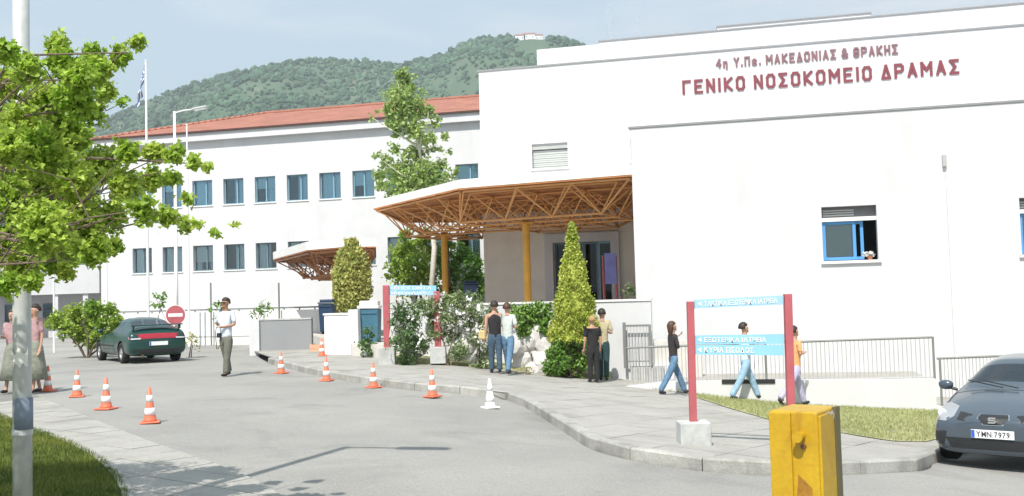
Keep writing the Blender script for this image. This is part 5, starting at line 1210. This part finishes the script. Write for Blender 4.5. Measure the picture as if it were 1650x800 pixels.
# ---- grey hatchback, front towards the camera
D_c = 12.45; pc = P(1597, 708, D_c); th = R(140); fw = Vector((-math.sin(th), math.cos(th), 0)); pos = Vector((pc.x, pc.y, 0)) - fw * 1.98; zf = G(pc.x, pc.y)
car2 = empty('parked_car', (pos.x, pos.y, zf), 'dark grey hatchback parked at the right edge, facing the camera', 'car', None, rz=th)
st = [(1.97, .27, .56, .66, .60, .42), (1.93, .20, .62, .70, .71, .56), (1.80, .18, .68, .76, .80, .64), (1.45, .18, .78, .88, .84, .68), (1.05, .18, .86, .965, .85, .70), (.92, .18, .885, 1.0, .85, .69), (.80, .18, .89, 1.04, .85, .68), (.12, .18, .92, 1.36, .85, .565), (.0, .18, .925, 1.385, .85, .56), (-.42, .18, .93, 1.42, .85, .56), (-.52, .18, .935, 1.425, .85, .56), (-1.15, .18, .95, 1.40, .845, .55), (-1.35, .18, .96, 1.37, .84, .54), (-1.60, .18, .97, 1.30, .83, .52), (-1.85, .2, .95, 1.02, .80, .62), (-1.96, .28, .85, .90, .74, .6)]
def gr2(i, seg):
    if i in (6,) and seg in (6, 7): return 1
    if i == 5 and seg in (6, 7): return 0
    if i in (6, 7, 8) and seg == 5: return 2 if i != 7 else 2
    if i in (10, 11) and seg == 5: return 2
    if i == 13 and seg in (6, 7): return 3
    return 0
bv = car(car2, st, gr2, 'car_grey', [(-.74, 1.22), (.74, 1.22), (-.74, -1.25), (.74, -1.25)], .30, .85)
for o_, nm in (([(.50, .80), (.66, .83), (.79, .80), (.815, .70), (.74, .635), (.60, .63), (.50, .69)], 'headlight'),):
    for ol in (o_, mirror(o_)):
        hl2 = patch(bv, ol, 'f', .006, nm, 'rim', car2); sg = 1 if ol is o_ else -1
        pp = bv.ray_cast(Vector((sg * .69, 4, .72)), Vector((0, -1, 0)))[0]
        MB().lathe([(.0, 0), (.05, .01), (.06, .0), (.055, -.02)], (0, 0, 0), 14).build('reflector', 'lamp_clear', hl2, world=False).matrix_local = Matrix.Translation(pp + Vector((0, .02, 0))) @ Matrix.Rotation(R(-90), 4, 'X')
g = patch(bv, [(-.175, .735), (.175, .735), (.20, .69), (.12, .605), (-.12, .605), (-.20, .69)], 'f', .006, 'grille', 'chrome', car2)
patch(bv, [(-.165, .729), (.165, .729), (.189, .69), (.113, .611), (-.113, .611), (-.189, .69)], 'f', .012, 'mesh_insert', 'black_plastic', g)
for o_ in ([(.27, .725), (.44, .745), (.45, .66), (.35, .645)],):
    for ol in (o_, mirror(o_)): patch(bv, ol, 'f', .008, 'side_intake', 'black_plastic', car2)
patch(bv, [(-.60, .42), (.60, .42), (.52, .28), (-.52, .28)], 'f', .006, 'lower_intake', 'black_plastic', car2)
for o_ in ([(.58, .50), (.74, .49), (.76, .34), (.62, .30)],):
    for ol in (o_, mirror(o_)): patch(bv, ol, 'f', .006, 'fog_lamp_recess', 'black_plastic', car2)
yf = max(bv.ray_cast(Vector((x, 4, z)), Vector((0, -1, 0)))[0].y for x in (-.24, 0, .24) for z in (.43, .53))
plate(car2, yf + .02, .49, 1, 'YMN 7979')
seam(bv, [(-.66, 1.86), (-.70, 1.5), (-.72, 1.0), (-.3, .96), (.3, .96), (.72, 1.0), (.70, 1.5), (.66, 1.86)], 'T', 'bonnet_seam', car2)
for sd_ in 'LR': seam(bv, [(.62, .90), (.66, .5), (.5, .26), (-.3, .26), (-.38, .5), (-.42, .92)], sd_, 'door_seam', car2)
car2.scale = (.96, .96, .935)
# chrome badge: slanted S shape
bp = bv.ray_cast(Vector((0, 4, .675)), Vector((0, -1, 0)))[0]; bd = MB()
for k, (x0, x1, z) in enumerate([(-.038, .046, .030), (-.045, .038, .0), (-.05, .034, -.030)]): bd.box((-(x0 + x1) / 2, bp.y + .035, .675 + z), (x1 - x0, .014, .019))
bd.box((.038, bp.y + .035, .690), (.02, .014, .03)).box((-.038, bp.y + .035, .660), (.02, .014, .03)); bd.build('badge', 'chrome', g, world=False)
for sg in (-1, 1):
    mr = MB(); mr.lathe([(0, -.07), (.05, -.06), (.075, -.02), (.078, .03), (.05, .065), (0, .075)], (sg * .96, .62, 1.0), 14, sx=1.35, sy=.8); o = mr.build('wing_mirror', 'car_grey', car2, world=False, smooth=True)
    MB().tube([(sg * .80, .60, .93), (sg * .93, .62, .97)], .022, 8).build('stalk', 'black_plastic', o, world=False)
    MB().tube([(sg * .10, .97, 1.02), (sg * .10 + .50, .80, 1.10)], .008, 6).build('wiper', 'black_plastic', car2, world=False)
# ---- dark green fastback, seen from behind
ql = ground(200, 586, 0); th = R(36); car1 = empty('parked_car', (0, 0, 0), 'dark green fastback parked by the bush, seen from behind, with full-width red tail lights', 'car', None, rz=th)
loc_ = Vector((-.74, -1.30, 0)); rot = Matrix.Rotation(th, 3, 'Z'); c_ = ql - rot @ loc_; car1.location = (c_.x, c_.y, G(c_.x, c_.y))
st = [(2.12, .30, .52, .58, .60, .4), (2.05, .22, .58, .66, .74, .55), (1.7, .18, .66, .76, .83, .66), (1.2, .18, .74, .86, .85, .70), (.95, .18, .80, .92, .85, .68), (.82, .18, .81, .95, .85, .67), (.10, .18, .85, 1.27, .85, .55), (.0, .18, .855, 1.29, .85, .54), (-.45, .18, .87, 1.33, .85, .54), (-.53, .18, .875, 1.33, .85, .54), (-.95, .18, .89, 1.31, .85, .53), (-1.12, .18, .90, 1.28, .85, .53), (-1.80, .20, .93, 1.06, .84, .60), (-1.92, .20, .93, 1.03, .84, .64), (-2.10, .24, .86, .94, .82, .66), (-2.17, .34, .72, .78, .76, .62)]
def gr1(i, seg):
    if i == 5 and seg in (6, 7): return 1
    if i in (5, 6, 7) and seg == 5: return 2
    if i in (9,) and seg == 5: return 2
    if i == 11 and seg in (6, 7): return 3
    return 0
bv = car(car1, st, gr1, 'car_green', [(-.74, 1.25), (.74, 1.25), (-.74, -1.30), (.74, -1.30)], .305, .85)
tl = patch(bv, [(-.80, .84), (0, .86), (.80, .84), (.80, .70), (.3, .715), (-.3, .715), (-.80, .70)], 'r', .008, 'tail_light', 'tail_red', car1)
for sg in (-1, 1): patch(bv, [(sg * .50, .74), (sg * .76, .735), (sg * .76, .70), (sg * .5, .705)][::sg], 'r', .016, 'reversing_lamp', 'lamp_clear', tl)
patch(bv, [(-.72, .42), (.72, .42), (.66, .28), (-.66, .28)], 'r', .006, 'bumper_insert', 'black_plastic', car1)
yr = min(bv.ray_cast(Vector((x, -4, z)), Vector((0, 1, 0)))[0].y for x in (-.25, 0, .25) for z in (.5, .62))
plate(car1, yr - .015, .57, -1, '')
for sd_ in 'LR':
    seam(bv, [(.55, .80), (.60, .5), (.45, .26), (-.55, .26), (-.62, .5), (-.60, .84)], sd_, 'door_seam', car1)
    seam(bv, [(.66, .40), (-.86, .42)], sd_, 'side_crease', car1, .008)
seam(bv, [(-.68, -1.84), (.68, -1.84)], 'T', 'boot_seam', car1)
sp = MB().box((0, -1.98, 1.10), (1.5, .20, .035)).box((-.66, -1.97, 1.03), (.05, .14, .12)).box((.66, -1.97, 1.03), (.05, .14, .12)); bevel(sp.build('spoiler', 'car_green', car1, world=False), .014)
for sg in (-1, 1): MB().lathe([(0, -.06), (.07, -.03), (.075, .03), (0, .07)], (sg * .95, .55, .93), 12, sx=1.3, sy=.8).build('wing_mirror', 'car_green', car1, world=False, smooth=True)
MB().tube([(-.45, -2.05, .24), (-.45, -2.2, .24)], .03, 8).build('exhaust', 'rust', car1, world=False)
for sg in (-1, 1):
    for z, (ya, yb) in ((.62, (.95, -.48)),): MB().box((sg * .853, (ya + yb) / 2, z - .12), (.012, yb - ya, .05)).build('side_moulding', 'black_plastic', car1, world=False)

# ================================================================ PEOPLE
def skin(chains, name, m, rt, sub=2, squash=None, smooth=True, post=None):
    """chains: list of [(pos, radius), ...]; a chain whose first item is an int continues from that vertex"""
    V = []; E = []; RR = []
    for ch in chains:
        prev = None
        for it in ch:
            if isinstance(it, int): prev = it; continue
            V.append(Vector(it[0])); RR.append(it[1])
            if prev is not None: E.append((prev, len(V) - 1))
            prev = len(V) - 1
    me = bpy.data.meshes.new('cage'); me.from_pydata([tuple(v) for v in V], E, []); o = bpy.data.objects.new('cage', me); COL.objects.link(o)
    md = o.modifiers.new('Skin', 'SKIN'); md.use_smooth_shade = True
    if not me.skin_vertices: raise RuntimeError('no skin layer')
    for i, sv in enumerate(me.skin_vertices[0].data):
        sv.radius = (RR[i], RR[i]); sv.use_root = (i == 0)
    s = o.modifiers.new('Sub', 'SUBSURF'); s.levels = sub
    r = evaluated(o); bpy.data.objects.remove(o)
    if squash:
        z0, z1, k = squash
        for v in r.vertices:
            if z0 < v.co.z < z1 and abs(v.co.x) < .30:
                y = v.co.y; a = abs(y); f = min(1, (v.co.z - z0) / .08, (z1 - v.co.z) / .06); kk = 1 - (1 - k) * f
                v.co.y = math.copysign(min(a, .17) * kk + max(0, a - .17), y)
    if post:
        for v in r.vertices: v.co = post(v.co)
    r.materials.clear(); r.materials.append(MT[m]); r.polygons.foreach_set('use_smooth', [True] * len(r.polygons))
    return link(name, r, rt)
ARMS = {'down': ((.03, -.02, -.28), (.04, .05, -.53)), 'swing_f': ((.04, .11, -.26), (.0, .30, -.43)), 'swing_b': ((.05, -.14, -.24), (.05, -.22, -.48)), 'bent': ((.06, -.05, -.27), (-.06, .18, -.25)),
        'folded': ((.05, .06, -.27), (-.20, .20, -.20)), 'chest': ((.05, .08, -.26), (-.08, .20, -.04)), 'across': ((.07, .02, -.27), (-.14, .19, -.31)), 'purse': ((.10, -.05, -.27), (.02, .1, -.42))}
def person(label, loc, heading, H=1.72, legs=((0, 0), (0, 0)), arms=('down', 'down'), top='cloth_white', sleeve='short', bottom='denim', hair='hair_dark', long_hair=False, skirt=False, shoe='shoe_black', skn='skin', lean=0.0, slim=1.0, group=None, hips=1.0, turn=0.0):
    rt = empty('person', loc, label, 'person', group, rz=R(heading)); k = H / 1.75
    th_, sh_ = .43 * k, .42 * k; hip = .90 * k; s = slim
    def leg(a, b):
        a, b = R(a), R(b); kn = Vector((0, math.sin(a), -math.cos(a))) * th_; an = kn + Vector((0, math.sin(a - b), -math.cos(a - b))) * sh_; return kn, an
    L_ = [leg(*l) for l in legs]; low = min(l[1].z for l in L_); hz_ = -low + .07 * k       # hip height that plants the lower foot
    ln = R(lean)
    def up(x, y, z): # upper-body point above hip, with lean
        return Vector((x * k, (y * math.cos(ln) + z * math.sin(ln)) * k, hz_ + (z * math.cos(ln) - y * math.sin(ln)) * k))
    pel, waist, chest, neck0, neck1 = up(0, 0, .05), up(0, 0, .20), up(0, .0, .40), up(0, 0, .56), up(0, .01, .62)
    jaw, cran, crown = up(0, .03, .69), up(0, .005, .755), up(0, .0, .79)
    sh = [up(-.175 * s, 0, .52), up(.175 * s, 0, .52)]; joints = []
    for sd_, nm in zip((0, 1), arms):
        e, w_ = ARMS[nm]; mxs = -1 if sd_ == 0 else 1; E_ = sh[sd_] + Vector((e[0] * mxs, e[1], e[2])) * k; W_ = sh[sd_] + Vector((w_[0] * mxs, w_[1], w_[2])) * k; joints.append((E_, W_))
    hips_ = [Vector((-.085 * k, 0, hz_)), Vector((.085 * k, 0, hz_))]; kn = [hips_[i] + L_[i][0] for i in (0, 1)]; an = [hips_[i] + L_[i][1] for i in (0, 1)]
    # body: one continuous surface with hands and fingers
    ch = [[(pel, .10 * k * s), (waist, .085 * k * s), (chest, .105 * k * s), (neck0, .062 * k), (neck1, .056 * k), (jaw, .078 * k), (cran, .100 * k), (crown, .082 * k)]]
    nose = up(0, .115, .725)
    n0 = 8
    for i in (0, 1):
        E_, W_ = joints[i]; d = (W_ - E_).normalized(); pal = W_ + d * .055 * k
        ch.append([2, (sh[i], .055 * k * s), (E_, .038 * k * s), (W_, .024 * k), (pal, .026 * k)]); pi = n0 + 3; n0 += 4
        side = d.cross(Vector((0, 0, 1)) if abs(d.z) < .8 else Vector((0, 1, 0))).normalized(); curl = side.cross(d).normalized()
        for f, (o_, ln_) in enumerate(((-.030, .066), (-.011, .078), (.009, .074), (.028, .058))):
            a = pal + d * .030 * k + side * o_ * k; ch.append([pi, (a, .0095 * k), (a + d * ln_ * .55 * k + curl * .008 * k, .0085 * k), (a + d * ln_ * k + curl * .026 * k, .0075 * k)]); n0 += 3
        tmb = pal - d * .015 * k - side * .030 * k; ch.append([pi, (tmb, .011 * k), (tmb + (d * .6 - side * .6) * .045 * k + curl * .012 * k, .009 * k)]); n0 += 2
    for i in (0, 1):
        toe = an[i] + Vector((0, .12 * k, -.03 * k)); ch.append([0, (hips_[i], .07 * k * s), (kn[i], .045 * k), (an[i], .036 * k), (toe, .03 * k)]); n0 += 4
    body = skin(ch, 'body', skn, rt, 1, squash=(hz_ - .05, neck0.z + .0, .66))
    # face: nose, ears, eyes, mouth
    fc_ = MB()
    for p, r in ((up(0, .098, .722), .016), (up(-.082, .0, .73), .022), (up(.082, .0, .73), .022), (up(0, .085, .665), .03)): fc_.lathe([(0, -r * k), (r * .8 * k, -r * .5 * k), (r * k, 0), (r * .8 * k, r * .5 * k), (0, r * k)], p, 8)
    fc_.build('facial_features', skn, rt, world=False, smooth=True)
    ey = MB()
    for x in (-.032, .032): ey.lathe([(0, -.008 * k), (.013 * k, 0), (0, .008 * k)], up(x, .083, .748), 8)
    ey.box(up(0, .092, .690), (.042 * k, .012 * k, .008 * k)); ey.build('eyes_and_mouth', 'hair_dark', rt, world=False)
    # hair
    hm = MB(); nu_, nv_ = 18, 12; hvs = []
    for a_ in range(nv_ + 1):
        ph = math.pi * a_ / nv_
        for b_ in range(nu_):
            t_ = 2 * math.pi * b_ / nu_; dx, dy, dz = math.sin(ph) * math.cos(t_), math.sin(ph) * math.sin(t_), math.cos(ph)
            r_ = .112 * (1 + .05 * math.sin(9 * t_ + 5 * ph)); face = dy > .15 and dz < .50; low_ = dz < -.35 and not long_hair
            if face: r_ = .082
            if low_: r_ = .06
            zz = dz * r_ * 1.08; yy = dy * r_
            if long_hair and dz < -.1 and dy < .2: zz = dz * .26; yy = dy * .075 - .03
            hvs.append(up(dx * r_ * .92, yy - .012, zz + .752))
    hm.add(hvs, [(a_ * nu_ + b_, a_ * nu_ + (b_ + 1) % nu_, (a_ + 1) * nu_ + (b_ + 1) % nu_, (a_ + 1) * nu_ + b_) for a_ in range(nv_) for b_ in range(nu_)])
    hm.build('hair', hair, rt, world=False, smooth=True)
    # top
    g = 1.13; ch = [[(up(0, 0, -.07), .158 * k * s * hips), (up(0, 0, .02), .156 * k * s * hips), (waist + Vector((0, 0, .02)), .142 * k * s), (chest, .165 * k * s), (up(0, 0, .50), .105 * k), (up(0, 0, .56), .075 * k)]]
    for i in (0, 1):
        E_, W_ = joints[i]; c = [3, (sh[i] + Vector((0, 0, -.005)), .078 * k * s)]
        if sleeve == 'short': c += [(sh[i].lerp(E_, .5), .066 * k), (sh[i].lerp(E_, .85), .062 * k)]
        elif sleeve == 'long': c += [(E_, .058 * k), (E_.lerp(W_, .93), .044 * k)]
        else: c = [3, (sh[i].lerp(chest, .2), .075 * k)]
        ch.append(c)
    skin(ch, 'shirt' if top != 'cloth_jacket' else 'jacket', top, rt, 1, squash=(hz_ - .15, neck0.z + .02, .70))
    # lower garment
    if skirt:
        zs = [up(0, 0, .14).z, hz_, hz_ * .62, hz_ * .30]; rs_ = [.125, .17, .215, .26]; m = MB(); n = 24; vs = []
        for z, r in zip(zs, rs_): vs += [(r * k * s * math.cos(6.2832 * q / n) * (1 + (.07 * math.cos(q * 2.1 * 3) if r > .18 else 0)), .78 * r * k * s * math.sin(6.2832 * q / n) * (1 + (.07 * math.cos(q * 2.1 * 3) if r > .18 else 0)), z) for q in range(n)]
        m.add(vs, [(i * n + q, i * n + (q + 1) % n, (i + 1) * n + (q + 1) % n, (i + 1) * n + q) for i in range(3) for q in range(n)] + [tuple(range(n))]); o = m.build('skirt', bottom, rt, world=False, smooth=True)
        so = o.modifiers.new('t', 'SOLIDIFY'); so.thickness = .01
    else:
        ch = [[(up(0, 0, .12), .135 * k * s * hips), (up(0, 0, .03), .142 * k * s * hips)]]
        for i in (0, 1): ch.append([1, (hips_[i] + Vector((0, 0, -.05 * k)), .112 * k * s * hips), (kn[i], .080 * k), (an[i] + (kn[i] - an[i]) * .10, .070 * k), (an[i] + (kn[i] - an[i]) * .02, .070 * k)])
        skin(ch, 'trousers', bottom, rt, 1, squash=(hz_ - .10, hz_ + .2, .78))
    for i in (0, 1):
        a = L_[i][1]; fd = R(legs[i][0] - legs[i][1]); pitch_ = max(-.9, min(.35, fd)) ; pitch_ = pitch_ if an[i].z > .12 * k or fd > 0 else 0
        d = Vector((0, math.cos(pitch_), math.sin(pitch_))); skin([[(an[i] + Vector((0, 0, -.01 * k)) - d * .035 * k, .044 * k), (an[i] + d * .06 * k + Vector((0, 0, -.030 * k)), .040 * k), (an[i] + d * .155 * k + Vector((0, 0, -.038 * k)), .030 * k)]], 'shoe', shoe, rt, 1)
    rt['_k'] = k
    return rt, dict(up=up, sh=sh, j=joints, hip=hips_, k=k, kn=kn, an=an)
W_ = lambda px, py, off=0: ground(px, py, off)
# man in the road
rt, J = person('man in white short-sleeved shirt, olive trousers and sunglasses standing in the road', W_(365, 607), 158, 1.76, ((10, 2), (-13, 2)), ('across', 'bent'), 'cloth_white', 'short', 'cloth_olive', 'hair_dark', skn='skin_tan', slim=1.08)
up = J['up']; m = MB(); m.box(up(-.036, .098, .75), (.055, .015, .034)).box(up(.036, .098, .75), (.055, .015, .034)).box(up(0, .10, .755), (.03, .01, .008)).box(up(-.078, .05, .755), (.008, .11, .008)).box(up(.078, .05, .755), (.008, .11, .008)); m.build('sunglasses', 'black_plastic', rt, world=False)
skin([[(up(0, 0, .055), .135), (up(0, 0, .02), .134)]], 'belt', 'cloth_black', rt, 1, squash=(0.5, 1.3, .80)); bevel(MB().box(up(.10, .115, .02), (.10, .06, .11)).build('belt_pouch', 'black_plastic', rt, world=False), .015)
# two women by the lamp post
rt, J = person('woman in pink top and long olive skirt right behind the lamp post', W_(57, 634, .01), 150, 1.70, ((8, 0), (-8, 6)), ('down', 'swing_f'), 'cloth_pink', 'short', 'cloth_skirt', 'hair_dark', skirt=True)
rt, J = person('woman in pink top and grey skirt at the left edge, left of the lamp post', W_(22, 634, .01), 165, 1.62, ((-6, 0), (8, 0)), ('purse', 'bent'), 'cloth_pink', 'short', 'cloth_skirt', 'hair_brown', skirt=True, slim=1.1)
hb_ = J['j'][1][1]; mm = empty('handbag', rt.matrix_world @ Vector((0, 0, 0)), 'white carrier bag carried by the woman beside the lamp post', 'bag')
pw = W_(38, 600, 0); pw = P(40, 578, rt.location.y - .25); mm.location = pw
m = MB(); m.lathe([(.03, .16), (.10, .10), (.15, -.02), (.13, -.14), (.02, -.17)], pw, 14, sx=1, sy=.55); m.build('bag_body', 'cloth_white', mm, smooth=True); MB().tube([pw + Vector((-.05, 0, .15)), pw + Vector((-.02, 0, .30)), pw + Vector((.05, 0, .15))], .008, 6).build('strap', 'cloth_white', mm)
# walking couple
rt, J = person('woman in black sleeveless top and dark trousers walking away, left of the couple', W_(799, 602, KH), 12, 1.66, ((4, 0), (-6, 2)), ('down', 'bent'), 'cloth_black', 'none', 'denim_dark', 'hair_dark', shoe='shoe_black', slim=1.08)
p_ = rt.location; hb2 = P(777, 540, p_.y + .05); bg_ = empty('handbag', hb2, 'tan shoulder bag hanging at the side of the woman in black', 'bag')
bevel(MB().box(hb2 + Vector((.03, 0, 0)), (.24, .12, .22)).build('bag_body', 'leather_tan', bg_), .04, 3); MB().tube([hb2 + Vector((-.04, 0, .1)), hb2 + Vector((.10, .02, .48)), hb2 + Vector((.14, 0, .1))], .01, 6).build('strap', 'leather_tan', bg_)
rt, J = person('companion in pale top and blue jeans close beside the woman in black', W_(820, 604, KH), -22, 1.66, ((14, 2), (-16, 8)), ('down', 'bent'), 'cloth_pale', 'short', 'denim', 'hair_brown', slim=.98)
# two people beside the golden conifer
rt, J = person('woman in black short-sleeved blouse and dark trousers standing by the low bush', W_(957, 617, KH), 20, 1.52, ((2, 0), (-3, 0)), ('down', 'down'), 'cloth_black', 'short', 'cloth_black', 'hair_blond', long_hair=False, slim=1.12)
rt, J = person('dark-haired man in cream shirt and green-black trousers beside the woman in black blouse', W_(974, 616, KH), -15, 1.70, ((4, 0), (-5, 2)), ('down', 'bent'), 'cloth_cream', 'short', 'cloth_darkgreen', 'hair_dark')
rt.location.y += .35; rt.location.x += .02
# three walkers along the ramp
rt, J = person('young woman in dark jacket and blue jeans striding right with arms folded', W_(1087, 637, KH), -75, 1.62, ((22, 2), (-24, 8)), ('chest', 'folded'), 'cloth_jacket', 'long', 'denim', 'hair_brown', long_hair=True, slim=.92)
rt, J = person('young man in white shirt and pale jeans walking behind the sign panels', W_(1203, 645, KH), -80, 1.74, ((24, 4), (-22, 10)), ('down', 'bent'), 'cloth_white', 'short', 'denim_light', 'hair_dark', slim=.98)
rt, J = person('man in orange shirt and lilac trousers behind the right sign post', W_(1284, 656, KH), -68, 1.74, ((18, 0), (-30, 14)), ('bent', 'bent'), 'cloth_orange', 'short', 'cloth_lilac', 'hair_dark', slim=.98)
for o in list(COL.objects):
    if '_k' in o: del o['_k']

# ================================================================ HAZE
hz_m = bpy.data.materials.new('haze'); hz_m.use_nodes = True; t = hz_m.node_tree; t.nodes.clear(); ho = N(t, 'ShaderNodeOutputMaterial'); hv = N(t, 'ShaderNodeVolumePrincipled')
hv.inputs['Color'].default_value = (.86, .92, 1, 1); hv.inputs['Density'].default_value = .00026; hv.inputs['Anisotropy'].default_value = .2; t.links.new(hv.outputs[0], ho.inputs['Volume']); MT['haze'] = hz_m
HZX, HZY0, HZY1, HZT = 3600, -900, 5300, 560
tag(MB().box((0, (HZY0 + HZY1) / 2, (HZT - 5) / 2), (2 * HZX, HZY1 - HZY0, HZT + 5)).build('haze', 'haze'), 'thin pale summer haze over the whole scene', 'haze', kind='stuff')
